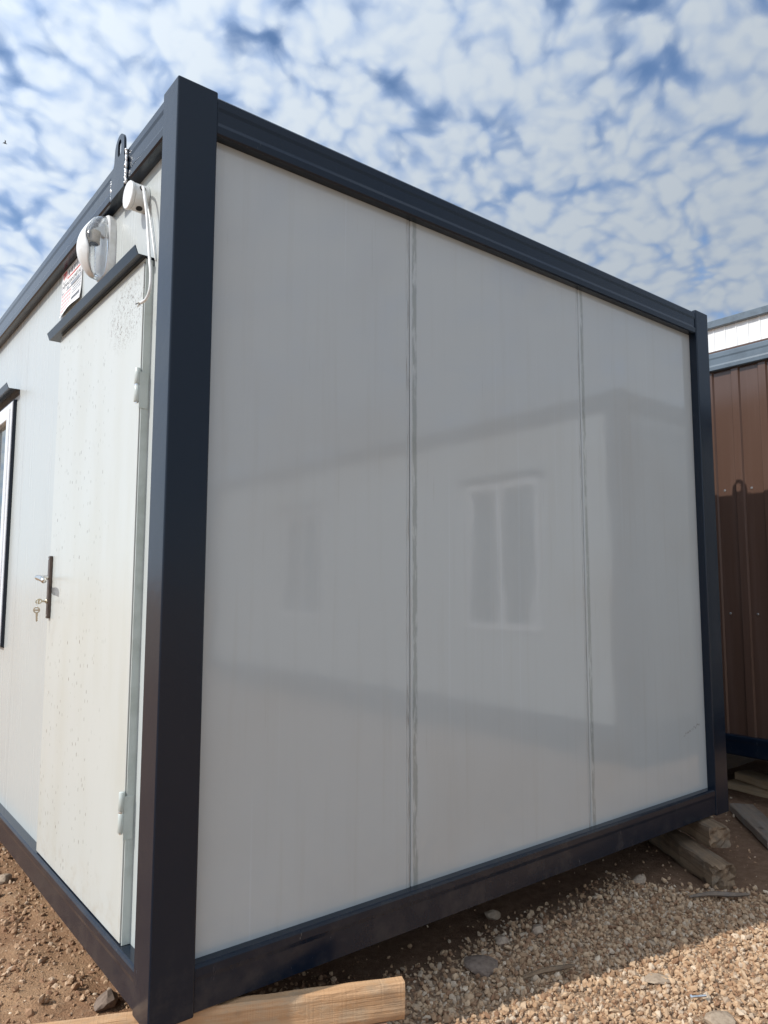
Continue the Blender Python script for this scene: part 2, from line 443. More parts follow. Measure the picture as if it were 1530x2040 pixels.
M['clear'] = glass_mat('clear_plastic', (0.95, 0.96, 0.96), 0.12)
M['pane'] = mat('window_glass', (0.06, 0.075, 0.075), 0.04, ior=1.52, fn=lambda N, b: bump(N, b, N.noise(pos(N), 2.0, 2), 0.03, 0.02))

# ------------------------------------------------------------------ object helpers
WLOC = {}


def put(name, me, parent=None, m=None, smooth=False, center=True):
    if m is not None:
        me.materials.clear()
        me.materials.append(m)
    n = len(me.vertices)
    co = np.empty(n * 3)
    me.vertices.foreach_get('co', co)
    co = co.reshape(-1, 3)
    c = (co.min(0) + co.max(0)) / 2 if center and n else np.zeros(3)
    co -= c
    me.vertices.foreach_set('co', co.ravel())
    me.polygons.foreach_set('use_smooth', [smooth] * len(me.polygons))
    me.update()
    me.name = name
    o = bpy.data.objects.new(name, me)
    col.objects.link(o)
    w = Vector(c)
    if parent is not None:
        o.parent = parent
        o.location = w - WLOC[parent.name]
    else:
        o.location = w
    WLOC[o.name] = w
    return o


def thing(name, label, cat, loc, group=None):
    o = bpy.data.objects.new(name, None)
    o.empty_display_size = 0.1
    col.objects.link(o)
    o.location = loc
    WLOC[o.name] = Vector(loc)
    tag(o, label, cat, group)
    return o


def tag(o, label, cat, group=None):
    o['label'] = label
    o['category'] = cat
    if group:
        o['group'] = group
    return o


def bm_mesh(bm):
    bmesh.ops.recalc_face_normals(bm, faces=bm.faces)
    me = bpy.data.meshes.new('m')
    bm.to_mesh(me)
    bm.free()
    return me


def box_bm(bm, x0, x1, y0, y1, z0, z1, bev=0.0, seg=1):
    ret = bmesh.ops.create_cube(bm, size=1.0)
    vs = ret['verts']
    for v in vs:
        v.co = Vector(((x0 + x1) / 2 + v.co.x * (x1 - x0), (y0 + y1) / 2 + v.co.y * (y1 - y0), (z0 + z1) / 2 + v.co.z * (z1 - z0)))
    if bev > 0:
        es = list({e for v in vs for e in v.link_edges})
        bmesh.ops.bevel(bm, geom=es, offset=bev, segments=seg, affect='EDGES', profile=0.5)


def box(name, x0, x1, y0, y1, z0, z1, m, parent=None, bev=0.002, seg=1):
    bm = bmesh.new()
    box_bm(bm, x0, x1, y0, y1, z0, z1, bev, seg)
    return put(name, bm_mesh(bm), parent, m)


def prism(name, poly, axis, a0, a1, m, parent=None, smooth=False):
    """extrude a polygon (2D) along an axis. axis x: poly=(y,z); y: (x,z); z: (x,y)"""
    bm = bmesh.new()

    def P(p, t):
        return {'x': (t, p[0], p[1]), 'y': (p[0], t, p[1]), 'z': (p[0], p[1], t)}[axis]
    A = [bm.verts.new(P(p, a0)) for p in poly]
    B = [bm.verts.new(P(p, a1)) for p in poly]
    n = len(poly)
    for i in range(n):
        bm.faces.new((A[i], A[(i + 1) % n], B[(i + 1) % n], B[i]))
    bm.faces.new(A)
    bm.faces.new(B[::-1])
    return put(name, bm_mesh(bm), parent, m, smooth)


def catmull(pts, k=8):
    pts = [Vector(p) for p in pts]
    out = []
    n = len(pts)
    for i in range(n - 1):
        p0, p1, p2, p3 = pts[max(i - 1, 0)], pts[i], pts[i + 1], pts[min(i + 2, n - 1)]
        for j in range(k):
            t = j / k
            out.append(0.5 * ((2 * p1) + (p2 - p0) * t + (2 * p0 - 5 * p1 + 4 * p2 - p3) * t * t + (3 * p1 - p0 - 3 * p2 + p3) * t ** 3))
    out.append(pts[-1])
    return out


def tube_bm(bm, pts, rad, seg=8):
    pts = [Vector(p) for p in pts]
    rings = []
    up = Vector((0.123, 0.91, 0.39))
    for i, p in enumerate(pts):
        d = (pts[min(i + 1, len(pts) - 1)] - pts[max(i - 1, 0)]).normalized()
        a = d.cross(up).normalized()
        b = d.cross(a).normalized()
        r = rad[i] if isinstance(rad, (list, tuple)) else rad
        rings.append([bm.verts.new(p + a * (r * math.cos(2 * math.pi * k / seg)) + b * (r * math.sin(2 * math.pi * k / seg))) for k in range(seg)])
    for q in range(len(rings) - 1):
        for k in range(seg):
            bm.faces.new((rings[q][k], rings[q][(k + 1) % seg], rings[q + 1][(k + 1) % seg], rings[q + 1][k]))
    bm.faces.new(rings[0])
    bm.faces.new(rings[-1][::-1])


def tube(name, pts, rad, m, parent=None, seg=8):
    bm = bmesh.new()
    tube_bm(bm, pts, rad, seg)
    return put(name, bm_mesh(bm), parent, m, True)


def cyl_bm(bm, c, axis, r, h0, h1, seg=24, bev=0.0):
    """disc-ended cylinder about axis vector through c between h0 and h1, with an optional rounded rim"""
    ax = Vector(axis).normalized()
    a = ax.orthogonal().normalized()
    b = ax.cross(a)
    c = Vector(c)
    prof = [(h0, 0.0), (h0, r - bev), (h0 + bev, r), (h1 - bev, r), (h1, r - bev), (h1, 0.0)] if bev else [(h0, 0.0), (h0, r), (h1, r), (h1, 0.0)]
    rings = []
    for h, rr in prof:
        if rr == 0.0:
            rings.append([bm.verts.new(c + ax * h)])
        else:
            rings.append([bm.verts.new(c + ax * h + a * (rr * math.cos(2 * math.pi * k / seg)) + b * (rr * math.sin(2 * math.pi * k / seg))) for k in range(seg)])
    for A, B in zip(rings[:-1], rings[1:]):
        for k in range(seg):
            k2 = (k + 1) % seg
            if len(A) == 1:
                bm.faces.new((A[0], B[k], B[k2]))
            elif len(B) == 1:
                bm.faces.new((A[k], A[k2], B[0]))
            else:
                bm.faces.new((A[k], A[k2], B[k2], B[k]))


def cyl(name, c, axis, r, h0, h1, m, parent=None, seg=24, bev=0.0, smooth=False):
    bm = bmesh.new()
    cyl_bm(bm, c, axis, r, h0, h1, seg, bev)
    return put(name, bm_mesh(bm), parent, m, smooth)


def wall_holes(name, axis, d0, d1, u0, u1, z0, z1, holes, m, parent):
    """flat panel with rectangular openings; axis 'x' => lies in plane x=d0..d1, u = y; axis 'y' => plane y, u = x"""
    us = sorted({u0, u1, *[h[0] for h in holes], *[h[1] for h in holes]})
    zs = sorted({z0, z1, *[h[2] for h in holes], *[h[3] for h in holes]})
    us = [u for u in us if u0 <= u <= u1]
    zs = [z for z in zs if z0 <= z <= z1]

    def solid(i, j):
        if not (0 <= i < len(us) - 1 and 0 <= j < len(zs) - 1):
            return False
        cu, cz = (us[i] + us[i + 1]) / 2, (zs[j] + zs[j + 1]) / 2
        return not any(h[0] < cu < h[1] and h[2] < cz < h[3] for h in holes)
    bm = bmesh.new()
    cache = {}

    def V(i, j, d):
        k = (i, j, d)
        if k not in cache:
            cache[k] = bm.verts.new((d, us[i], zs[j]) if axis == 'x' else (us[i], d, zs[j]))
        return cache[k]
    for i in range(len(us) - 1):
        for j in range(len(zs) - 1):
            if not solid(i, j):
                continue
            for d in (d0, d1):
                bm.faces.new((V(i, j, d), V(i + 1, j, d), V(i + 1, j + 1, d), V(i, j + 1, d)))
            for (di, dj, a, c) in ((-1, 0, (i, j), (i, j + 1)), (1, 0, (i + 1, j), (i + 1, j + 1)), (0, -1, (i, j), (i + 1, j)), (0, 1, (i, j + 1), (i + 1, j + 1))):
                if not solid(i + di, j + dj):
                    bm.faces.new((V(*a, d0), V(*c, d0), V(*c, d1), V(*a, d1)))
    return put(name, bm_mesh(bm), parent, m)


# ================================================================== SETTING: ground
def ground_h(x, y):
    h = -0.2
    h += 0.020 * mnoise.noise(Vector((x * 0.9, y * 0.9, 3.3)))
    h += 0.010 * mnoise.noise(Vector((x * 3.1, y * 3.1, 8.3)))
    h += 0.006 * mnoise.noise(Vector((x * 9.0, y * 9.0, 1.3)))
    # rutted, crumbly earth along the door side
    w = max(0.0, min(1.0, (0.35 - x) / 0.25)) * max(0.0, min(1.0, (y + 0.1) / 0.3))
    if w > 0:
        h += w * 0.016 * (mnoise.noise(Vector((x * 13, y * 5.0, 5.1))) + 0.6 * mnoise.noise(Vector((x * 27, y * 21, 2.1))))
    return h


def gravel_mask(x, y):
    """how much loose crushed stone lies at this spot (0..1)"""
    e = 0.23 + 0.10 * mnoise.noise(Vector((x * 2.2, y * 2.2, 0.7))) - 0.10 * max(0, min(1, (1.3 - x) / 0.6))
    a = max(0.0, min(1.0, (e - y) / 0.30))
    if x < 0.3:
        a *= max(0.0, min(1.0, (-0.15 - y) / 0.3))
    # trodden bare earth beyond the far block
    t = (x - 2.50) + 0.85 * (y + 0.42)
    bare = max(0.0, min(1.0, t / 0.28))
    if x > 2.3:
        a *= 1 - bare * max(0.0, min(1.0, (y + 0.95) / 0.35))
    return a


def axis_lines(a, b, step):
    core = list(np.arange(a, b + 1e-6, step))
    out = step
    lo, hi = a, b
    L, H = [], []
    while hi < 900:
        out *= 1.35
        lo -= out
        hi += out
        L.append(lo)
        H.append(hi)
    return L[::-1] + core + H


gx = axis_lines(-1.2, 4.8, 0.035)
gy = axis_lines(-1.6, 3.2, 0.035)
gv, gf = [], []
for y in gy:
    for x in gx:
        far = max(abs(x - 1.8) - 12, abs(y) - 12, 0)
        gv.append((x, y, ground_h(x, y) if far <= 0 else -0.2))
nx = len(gx)
for j in range(len(gy) - 1):
    for i in range(nx - 1):
        gf.append((j * nx + i, j * nx + i + 1, (j + 1) * nx + i + 1, (j + 1) * nx + i))
me = bpy.data.meshes.new('ground')
me.from_pydata(gv, [], gf)
at_ = me.attributes.new('stone_dust', 'FLOAT', 'POINT')
at_.data.foreach_set('value', [gravel_mask(v[0], v[1]) if abs(v[0] - 1.8) < 9 and abs(v[1]) < 9 else 1.0 for v in gv])
at_ = me.attributes.new('bare_earth_shade', 'FLOAT', 'POINT')  # reddish bare earth under and between cabins, darkened further for the shade there
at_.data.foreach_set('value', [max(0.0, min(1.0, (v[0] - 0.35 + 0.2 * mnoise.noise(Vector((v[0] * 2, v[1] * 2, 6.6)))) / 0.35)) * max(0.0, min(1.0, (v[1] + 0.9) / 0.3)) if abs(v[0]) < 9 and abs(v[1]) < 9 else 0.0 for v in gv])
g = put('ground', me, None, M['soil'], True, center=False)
g['kind'] = 'structure'

# ================================================================== SETTING: gravel
PHI = (1 + 5 ** 0.5) / 2
ICO = np.array([(-1, PHI, 0), (1, PHI, 0), (-1, -PHI, 0), (1, -PHI, 0), (0, -1, PHI), (0, 1, PHI), (0, -1, -PHI), (0, 1, -PHI), (PHI, 0, -1), (PHI, 0, 1), (-PHI, 0, -1), (-PHI, 0, 1)]) / math.hypot(1, PHI)
ICF = np.array([(0, 11, 5), (0, 5, 1), (0, 1, 7), (0, 7, 10), (0, 10, 11), (1, 5, 9), (5, 11, 4), (11, 10, 2), (10, 7, 6), (7, 1, 8), (3, 9, 4), (3, 4, 2), (3, 2, 6), (3, 6, 8), (3, 8, 9), (4, 9, 5), (2, 4, 11), (6, 2, 10), (8, 6, 7), (9, 8, 1)])


def rot_rand(n):
    q = rng.normal(size=(n, 4))
    q /= np.linalg.norm(q, axis=1)[:, None]
    w, x, y, z = q.T
    return np.stack([np.stack([1 - 2 * (y * y + z * z), 2 * (x * y - z * w), 2 * (x * z + y * w)], -1),
                     np.stack([2 * (x * y + z * w), 1 - 2 * (x * x + z * z), 2 * (y * z - x * w)], -1),
                     np.stack([2 * (x * z - y * w), 2 * (y * z + x * w), 1 - 2 * (x * x + y * y)], -1)], 1)


def scatter(area, n, rmin, rmax, maskf, power=2.0, sink=0.35):
    x0, x1, y0, y1 = area
    P = []
    xs = rng.uniform(x0, x1, n)
    ys = rng.uniform(y0, y1, n)
    us = rng.uniform(0, 1, n)
    for x, y, u in zip(xs, ys, us):
        if u < maskf(x, y):
            P.append((x, y, ground_h(x, y)))
    P = np.array(P).reshape(-1, 3)
    R = rmin + (rmax - rmin) * rng.uniform(0, 1, len(P)) ** power
    return P, R, sink


def stone_cloud(name, sets, m):
    VV, FF, base = [], [], 0
    for P, R, sink in sets:
        k = len(P)
        if not k:
            continue
        rad = 1.0 + rng.uniform(-0.34, 0.22, (k, 12))
        V = ICO[None] * rad[..., None]
        V = V * np.stack([rng.uniform(0.75, 1.45, k), rng.uniform(0.7, 1.1, k), rng.uniform(0.45, 0.85, k)], -1)[:, None]
        V = np.einsum('kij,kvj->kvi', rot_rand(k), V) * R[:, None, None]
        lift = rng.uniform(-0.5, 1.0, k) * R * 0.8 + R * (0.5 - sink)
        V = V + P[:, None]
        V[..., 2] += lift[:, None]
        VV.append(V.reshape(-1, 3))
        FF.append((ICF[None] + base + 12 * np.arange(k)[:, None, None]).reshape(-1, 3))
        base += 12 * k
    V = np.concatenate(VV)
    F = np.concatenate(FF)
    me = bpy.data.meshes.new(name)
    me.vertices.add(len(V))
    me.vertices.foreach_set('co', V.ravel())
    me.loops.add(F.size)
    me.loops.foreach_set('vertex_index', F.ravel())
    me.polygons.add(len(F))
    me.polygons.foreach_set('loop_start', np.arange(0, F.size, 3))
    me.polygons.foreach_set('loop_total', np.full(len(F), 3))
    me.update(calc_edges=True)
    return put(name, me, None, m, False, center=False)


def m_view(x, y):
    return gravel_mask(x, y)


def m_out(x, y):
    return 0.0 if (0.45 < x < 3.3 and -1.1 < y < 0.35) else gravel_mask(x, y)


def m_sparse(x, y):
    return 0.25 + 0.75 * max(0.0, mnoise.noise(Vector((x * 4, y * 4, 4.4))))


def m_left(x, y):
    return 0.35 + 0.65 * max(0.0, 0.5 + mnoise.noise(Vector((x * 5, y * 5, 9.4))))


gr = stone_cloud('gravel', [
    scatter((0.45, 3.3, -1.1, 0.35), 28000, 0.0040, 0.0145, m_view, 1.9),
    scatter((0.45, 3.3, -1.1, 0.35), 12000, 0.003, 0.008, m_view, 1.2, 0.2),
    scatter((-1.6, 5.2, -3.2, 0.35), 24000, 0.006, 0.016, m_out, 1.6),
    scatter((0.3, 4.2, -0.6, 1.0), 1300, 0.003, 0.011, m_sparse, 2.4, 0.3),
    scatter((-0.7, 0.7, -0.3, 3.0), 5200, 0.0025, 0.012, m_left, 3.0, 0.45),
], M['stone'])
gr['kind'] = 'stuff'
tag(gr, 'tan crushed stone spread over the ground beside the cabin', 'gravel')

def m_clod(x, y):
    if x < 0.75 and y > -0.25:
        return 0.30 + 0.70 * max(0.0, min(1.0, 0.5 + 1.4 * mnoise.noise(Vector((x * 6, y * 6, 12.4)))))
    return (1 - gravel_mask(x, y)) * (0.10 + 0.5 * max(0.0, mnoise.noise(Vector((x * 3, y * 3, 2.4)))))


cl = stone_cloud('soil_clods', [
    scatter((-0.7, 0.75, -0.25, 3.2), 16000, 0.003, 0.016, m_clod, 3.2, 0.55),
    scatter((0.75, 4.6, -0.9, 1.2), 6000, 0.002, 0.010, m_clod, 2.6, 0.55),
], M['clod'])
cl['kind'] = 'stuff'
tag(cl, 'crumbs and clods of brown earth lying on the bare ground', 'earth')

# ================================================================== MAIN CABIN
LEN = 6.0
WID = 3.0
HT = 2.6
PW = 0.125
PW2 = 0.112                                  # the near post shows a narrower face on the door side
cabin = thing('portable_cabin', 'white panelled portable cabin with dark grey steel frame, door and window, filling the picture', 'cabin', (1.5, 3.0, 0.0), 'portable cabins in the yard')


def top_prof(o, s, z=0.0):
    """outer face profile of the roof rail: o = outer plane, s = +1/-1 pointing inwards"""
    return [(o + s * a, z + b) for a, b in ((0.120, 2.469), (0.010, 2.469), (0.0045, 2.474), (0.003, 2.496), (0.0065, 2.508), (0.0065, 2.545), (0.0035, 2.556), (0.004, 2.581), (0.010, 2.588), (0.120, 2.588))]


def bot_prof(o, s, z=0.0, k=1.0):
    return [(o + s * a, z + b * k) for a, b in ((0.120, 0.004), (0.012, 0.004), (0.005, 0.010), (0.0052, 0.050), (0.0056, 0.086), (0.0035, 0.099), (0.004, 0.119), (0.007, 0.1255), (0.013, 0.128), (0.120, 0.128))]


for x0 in (0.0, WID - PW):
    for y0 in (0.0, LEN - PW):
        pw = PW2 if x0 == 0.0 and y0 == 0.0 else PW
        box('corner_post', x0, x0 + PW, y0, y0 + pw, 0.0, HT, M['frame'], cabin, 0.005, 3)
g0 = 0.0012
prism('top_rail', top_prof(0.0, 1), 'x', PW + g0, WID - PW - g0, M['frame'], cabin)           # end wall (poly = y,z)
prism('top_rail', top_prof(LEN, -1), 'x', PW + g0, WID - PW - g0, M['frame'], cabin)
prism('top_rail', top_prof(0.0, 1), 'y', PW2 + g0, LEN - PW - g0, M['frame'], cabin)           # door wall
prism('top_rail', top_prof(WID, -1), 'y', PW + g0, LEN - PW - g0, M['frame'], cabin)
prism('bottom_rail', bot_prof(0.0, 1), 'x', PW + g0, WID - PW - g0, M['frame'], cabin)
prism('bottom_rail', bot_prof(LEN, -1), 'x', PW + g0, WID - PW - g0, M['frame'], cabin)
prism('bottom_rail', bot_prof(0.0, 1, 0.0, 0.885), 'y', PW2 + g0, LEN - PW - g0, M['frame'], cabin)
prism('bottom_rail', bot_prof(WID, -1), 'y', PW + g0, LEN - PW - g0, M['frame'], cabin)
# weld runs between post and rails
for z0, z1 in ((2.475, 2.58), (0.012, 0.118)):
    run = [(0.004 + 0.0007 * math.sin(i * 1.7), z0 + (z1 - z0) * i / 24) for i in range(25)]
    tube('weld_bead', [(PW + 0.0012, d, z) for d, z in run], 0.0016, M['frame'], cabin, 5)
    tube('weld_bead', [(d, PW2 + 0.0012, z) for d, z in run], 0.0016, M['frame'], cabin, 5)
box('roof', 0.122, WID - 0.122, 0.122, LEN - 0.122, 2.48, 2.575, M['ribbed'], cabin, 0.0)
box('floor', 0.1215, WID - 0.1215, 0.1215, LEN - 0.1215, 0.03, 0.11, M['dark_in'], cabin, 0.0)


def panel_prof(x0, x1, yo, s, seam_l, seam_r, th=0.05):
    """plan outline of one sandwich panel: small bead grooves beside its right-hand joint"""
    p = [(x0, yo + s * th), (x0, yo + s * (0.003 if seam_l else 0.0)), (x0 + 0.003, yo)]
    if seam_r:
        p += [(x1 - 0.0175, yo), (x1 - 0.0165, yo + s * 0.0012), (x1 - 0.0155, yo), (x1 - 0.0095, yo), (x1 - 0.0085, yo + s * 0.0014), (x1 - 0.0075, yo + s * 0.0002), (x1 - 0.003, yo + s * 0.0004)]
    p += [(x1, yo + s * 0.003), (x1, yo + s * th)]
    return p


for x0, x1, sl, sr in ((0.06, 0.9085, False, True), (0.9115, 1.9085, True, True), (1.9115, 2.94, True, False)):
    prism('wall_panel', panel_prof(x0, x1, 0.040, 1, sl, sr), 'z', 0.06, 2.53, M['panel'], cabin)
    prism('wall_panel', panel_prof(x0, x1, LEN - 0.040, -1, sl, sr), 'z', 0.06, 2.53, M['panel'], cabin)
# dark gasket behind the two joints of the end wall
for xs in (0.91, 1.91):
    box('joint_gasket', xs - 0.0013, xs + 0.0013, 0.0465, 0.08, 0.07, 2.52, M['rubber'], cabin, 0.0)
DOOR = (0.268, 1.200, 0.0, 2.140)
WIN = (2.096, 3.096, 0.825, 2.075)
ys = [0.06, 1.905, 3.2, 4.2, 5.2, 5.94]
for a, b2 in zip(ys[:-1], ys[1:]):
    hs = [h for h in (DOOR, WIN) if a < (h[0] + h[1]) / 2 < b2]
    wall_holes('wall_panel', 'x', 0.045, 0.095, a + 0.0006, b2 - 0.0006, 0.06, 2.53, hs, M['panel_front'], cabin)
for k in range(6):
    wall_holes('wall_panel', 'x', WID - 0.095, WID - 0.045, max(0.06, k + 0.0006), min(5.94, k + 0.9994), 0.06, 2.53, [], M['panel'], cabin)

# ---- door frame, leaf and its fittings
DZ = 0.1140
bm = bmesh.new()
box_bm(bm, 0.0195, 0.090, 0.2620, 0.2660, DZ, 2.146, 0.0008)
box_bm(bm, 0.0450, 0.090, 0.2676, 0.305, DZ, 2.146, 0.0)
box_bm(bm, 0.0460, 0.090, 1.170, 1.199, DZ, 2.146, 0.0)
box_bm(bm, 0.0195, 0.090, 0.2680, 1.199, 2.1405, 2.150, 0.0008)
put('door_frame', bm_mesh(bm), cabin, M['jamb'])
box('door_seal', 0.0225, 0.0448, 0.2661, 0.2732, DZ + 0.002, 2.140, M['rubber'], cabin, 0.0)
leaf = box('door', 0.0175, 0.0448, 0.2735, 1.212, DZ + 0.003, 2.137, M['door'], cabin, 0.0018, 2)


def hinge(z0, z1):
    zc_ = (z0 + z1) / 2
    c = (0.0085, 0.2695)
    for a, b3 in ((z0, zc_ - 0.0028), (zc_ + 0.0028, z1)):
        cyl('hinge', (c[0], c[1], 0), (0, 0, 1), 0.0090, a, b3, M['jamb'], leaf, 20, 0.0012, True)
    cyl('hinge_washer', (c[0], c[1], 0), (0, 0, 1), 0.0080, zc_ - 0.0027, zc_ + 0.0027, M['zinc'], leaf, 20, 0.0006)
    cyl('hinge_pin', (c[0], c[1], 0), (0, 0, 1), 0.0045, z0 - 0.004, z0 + 0.001, M['zinc'], leaf, 12)
    # leaf of the hinge welded on the side of the jamb
    box('hinge_plate', 0.012, 0.040, 0.2596, 0.2619, z0 - 0.02, z1 - 0.012, M['jamb'], leaf, 0.0007)


hinge(1.690, 1.796)
hinge(0.424, 0.538)

# handle: long plate, lever, cylinder
KX, KY = 0.0115, 0.035
hp = box('handle_plate', -0.006 + KX, 0.0058 + KX, 1.131 + KY, 1.159 + KY, 1.003, 1.248, M['bronze'], leaf, 0.003, 2)
for zz in (1.236, 1.015):
    cyl('screw', (-0.006 + KX, 1.145 + KY, zz), (-1, 0, 0), 0.0042, 0.0, 0.0016, M['zinc'], leaf, 12)
bm = bmesh.new()
pts = catmull([Vector(p) + Vector((KX, KY, 0)) for p in ((-0.004, 1.145, 1.163), (-0.030, 1.145, 1.163), (-0.046, 1.140, 1.163), (-0.050, 1.120, 1.162), (-0.049, 1.085, 1.160), (-0.047, 1.052, 1.154), (-0.046, 1.040, 1.147))], 5)
n_ = len(pts)
rr = [0.0085 if i < n_ * 0.35 else 0.0085 + 0.0035 * math.sin(math.pi * (i / n_ - 0.35) / 0.65) for i in range(n_)]
tube_bm(bm, pts, rr, 12)
put('lever', bm_mesh(bm), leaf, M['chrome'], True)
cyl('lock_cylinder', (-0.0058 + KX, 1.145 + KY, 1.070), (-1, 0, 0), 0.0085, 0.0, 0.006, M['brass'], leaf, 18, 0.001)

# ---- canopies (bent sheet over door and window)
def canopy(y0, y1, zb, parent):
    th = 0.0022
    prof = [(0.0448, zb - 0.026), (0.0448, zb), (-0.007, zb), (-0.0165, zb + 0.025), (-0.0165 - th, zb + 0.0245), (-0.0075 - th * 0.6, zb - th), (0.0448 - th, zb - th), (0.0448 - th, zb - 0.026)]
    prism('canopy', prof, 'y', y0, y1, M['frame'], parent)


canopy(0.258, 1.285, 2.1535, cabin)
canopy(2.045, 3.100, 2.1130, cabin)

# ---- window
wy0, wy1, wz0, wz1 = WIN
bm = bmesh.new()
for a in ((0.030, 0.070, wy0 + 0.004, wy0 + 0.012, wz0 + 0.004, wz1 - 0.004), (0.030, 0.070, wy1 - 0.012, wy1 - 0.004, wz0 + 0.004, wz1 - 0.004),
          (0.030, 0.070, wy0 + 0.0122, wy1 - 0.0122, wz1 - 0.012, wz1 - 0.004), (0.030, 0.070, wy0 + 0.0122, wy1 - 0.0122, wz0 + 0.004, wz0 + 0.012)):
    box_bm(bm, *a)
win = put('window', bm_mesh(bm), cabin, M['frame'])


def ring(name, x0, x1, y0, y1, z0, z1, w, m, parent, bev=0.003):
    bm = bmesh.new()
    e = 0.0002
    box_bm(bm, x0, x1, y0, y0 + w, z0, z1, bev)
    box_bm(bm, x0, x1, y1 - w, y1, z0, z1, bev)
    box_bm(bm, x0 + e, x1 - e, y0 + w + e - bev, y1 - w - e + bev, z0, z0 + w, bev)
    box_bm(bm, x0 + e, x1 - e, y0 + w + e - bev, y1 - w - e + bev, z1 - w, z1, bev)
    return put(name, bm_mesh(bm), parent, m)


ring('window_frame', 0.024, 0.080, wy0 + 0.0125, wy1 - 0.0125, wz0 + 0.0125, wz1 - 0.0125, 0.030, M['pvc'], win)
ym = (wy0 + wy1) / 2
for a, b4 in ((wy0 + 0.044, ym - 0.002), (ym + 0.002, wy1 - 0.044)):
    ring('sash', 0.018, 0.072, a, b4, wz0 + 0.044, wz1 - 0.044, 0.052, M['pvc'], win)
    box('pane', 0.044, 0.050, a + 0.050, b4 - 0.050, wz0 + 0.094, wz1 - 0.094, M['pane'], win, 0.0)

# ---- lifting lugs on the roof rail, welded to its outer face
def lug(xo, s, yc):
    """upright plate with a long hole; xo outer face, s outward direction (-1: towards -x)"""
    out = [(-0.058, 2.452), (0.078, 2.452), (0.078, 2.535), (0.050, 2.575)]
    out += [(0.046 * math.cos(t), 2.613 + 0.046 * math.sin(t)) for t in [math.pi * k / 16 for k in range(17)]]
    out += [(-0.050, 2.565), (-0.058, 2.555)]
    hole = [(0.0165 * math.cos(t), (2.625 if math.sin(t) >= 0 else 2.598) + 0.0165 * math.sin(t)) for t in [2 * math.pi * (k + 0.5) / 20 for k in range(20)]]
    bm = bmesh.new()
    th = 0.008
    A = [bm.verts.new((xo, yc + a, b5)) for a, b5 in out]
    Hh = [bm.verts.new((xo, yc + a, b5)) for a, b5 in hole]
    ed = [bm.edges.new((A[i], A[(i + 1) % len(A)])) for i in range(len(A))] + [bm.edges.new((Hh[i], Hh[(i + 1) % len(Hh)])) for i in range(len(Hh))]
    bmesh.ops.triangle_fill(bm, use_beauty=True, edges=ed)
    r = bmesh.ops.extrude_face_region(bm, geom=list(bm.faces))
    for v in r['geom']:
        if isinstance(v, bmesh.types.BMVert):
            v.co.x += s * th
    o = put('lifting_lug', bm_mesh(bm), cabin, M['frame'])
    for yy, z0 in ((yc - 0.060, 2.462), (yc + 0.080, 2.462)):
        bm = bmesh.new()
        zz = z0
        while zz < (2.582 if yy < yc else 2.53):
            rr_ = random.uniform(0.0045, 0.0075)
            cyl_bm(bm, (xo + s * 0.003 + random.uniform(-0.001, 0.001), yy - 0.002 + random.uniform(-0.0025, 0.0025), zz), (random.uniform(-0.4, 0.4), random.uniform(-0.5, 0.5), 1), rr_, -0.0035, 0.0035, 8, 0.0012)
            zz += random.uniform(0.0045, 0.0075)
        put('weld_bead', bm_mesh(bm), o, M['zinc'], True)


lug(0.0032, -1, 0.487)
lug(WID - 0.0032, 1, 0.487)
lug(0.0032, -1, LEN - 0.487)
lug(WID - 0.0032, 1, LEN - 0.487)

# ================================================================== things on the door wall
# junction box with its cable
jb = thing('junction_box', 'round white junction box under the roof rail, with a loose cable', 'junction box', (0.045, 0.357, 2.385))
cyl('body', (0.0448, 0.357, 2.385), (-1, 0, 0), 0.043, 0.0, 0.048, M['plastic'], jb, 40, 0.002)
cyl('lid', (0.0448, 0.357, 2.385), (-1, 0, 0), 0.0455, 0.0482, 0.060, M['plastic'], jb, 40, 0.0025)
for ang in (-62, -128):
    a = math.radians(ang)
    d = Vector((0, math.cos(a) * -1 if False else -math.sin(math.radians(ang + 180)) * 1.0, 0))
for dy, dz in ((-0.94, 0.34), (-0.30, -0.954)):
    dv = Vector((0, dy, dz)).normalized()
    c = Vector((0.020, 0.357, 2.385)) + dv * 0.0415
    cyl('cable_entry', c, dv, 0.0105, 0.0, 0.0030, M['rubber'], jb, 18, 0.0008)
cb = thing('cable', 'loose white cable hanging from the junction box beside the door, with bare wire ends', 'cable', (0.01, 0.2, 1.99))
cpts = catmull([(0.020, 0.320, 2.399), (0.014, 0.300, 2.396), (0.007, 0.272, 2.374), (0.005, 0.249, 2.325), (0.007, 0.234, 2.269), (0.008, 0.220, 2.200), (0.004, 0.190, 2.113), (0.004, 0.176, 2.062), (0.003, 0.176, 2.016), (0.0, 0.195, 1.990), (-0.004, 0.229, 1.987)], 8)
tube('sheath', cpts, 0.0047, M['plastic'], cb, 12)
e_ = cpts[-1]
for k in range(4):
    a = k * 1.57
    tube('wire', catmull([e_, e_ + Vector((-0.003 + 0.003 * math.cos(a), 0.008, 0.003 * math.sin(a))), e_ + Vector((-0.004 + 0.007 * math.cos(a), 0.014, 0.006 * math.sin(a) - 0.003))], 4), 0.0014, M['socket'] if k % 2 else M['rubber'], cb, 6)
tag(tube('cable', catmull([(0.034, 0.326, 2.372), (0.036, 0.305, 2.330), (0.038, 0.275, 2.250), (0.039, 0.249, 2.172), (0.0425, 0.243, 2.140)], 8), 0.0028, M['plastic'], None, 8),
    'thin white cable running from the junction box to the top of the door frame', 'cable')

# wall lamp: back housing, clear bowl, white front hood, lamp holder
lamp = thing('wall_lamp', 'white plastic wall lamp with clear bowl and bare lamp holder, over the door canopy', 'lamp', (0.045, 0.712, 2.24))
LC = Vector((0.045, 0.712, 2.345))
HH = 0.113


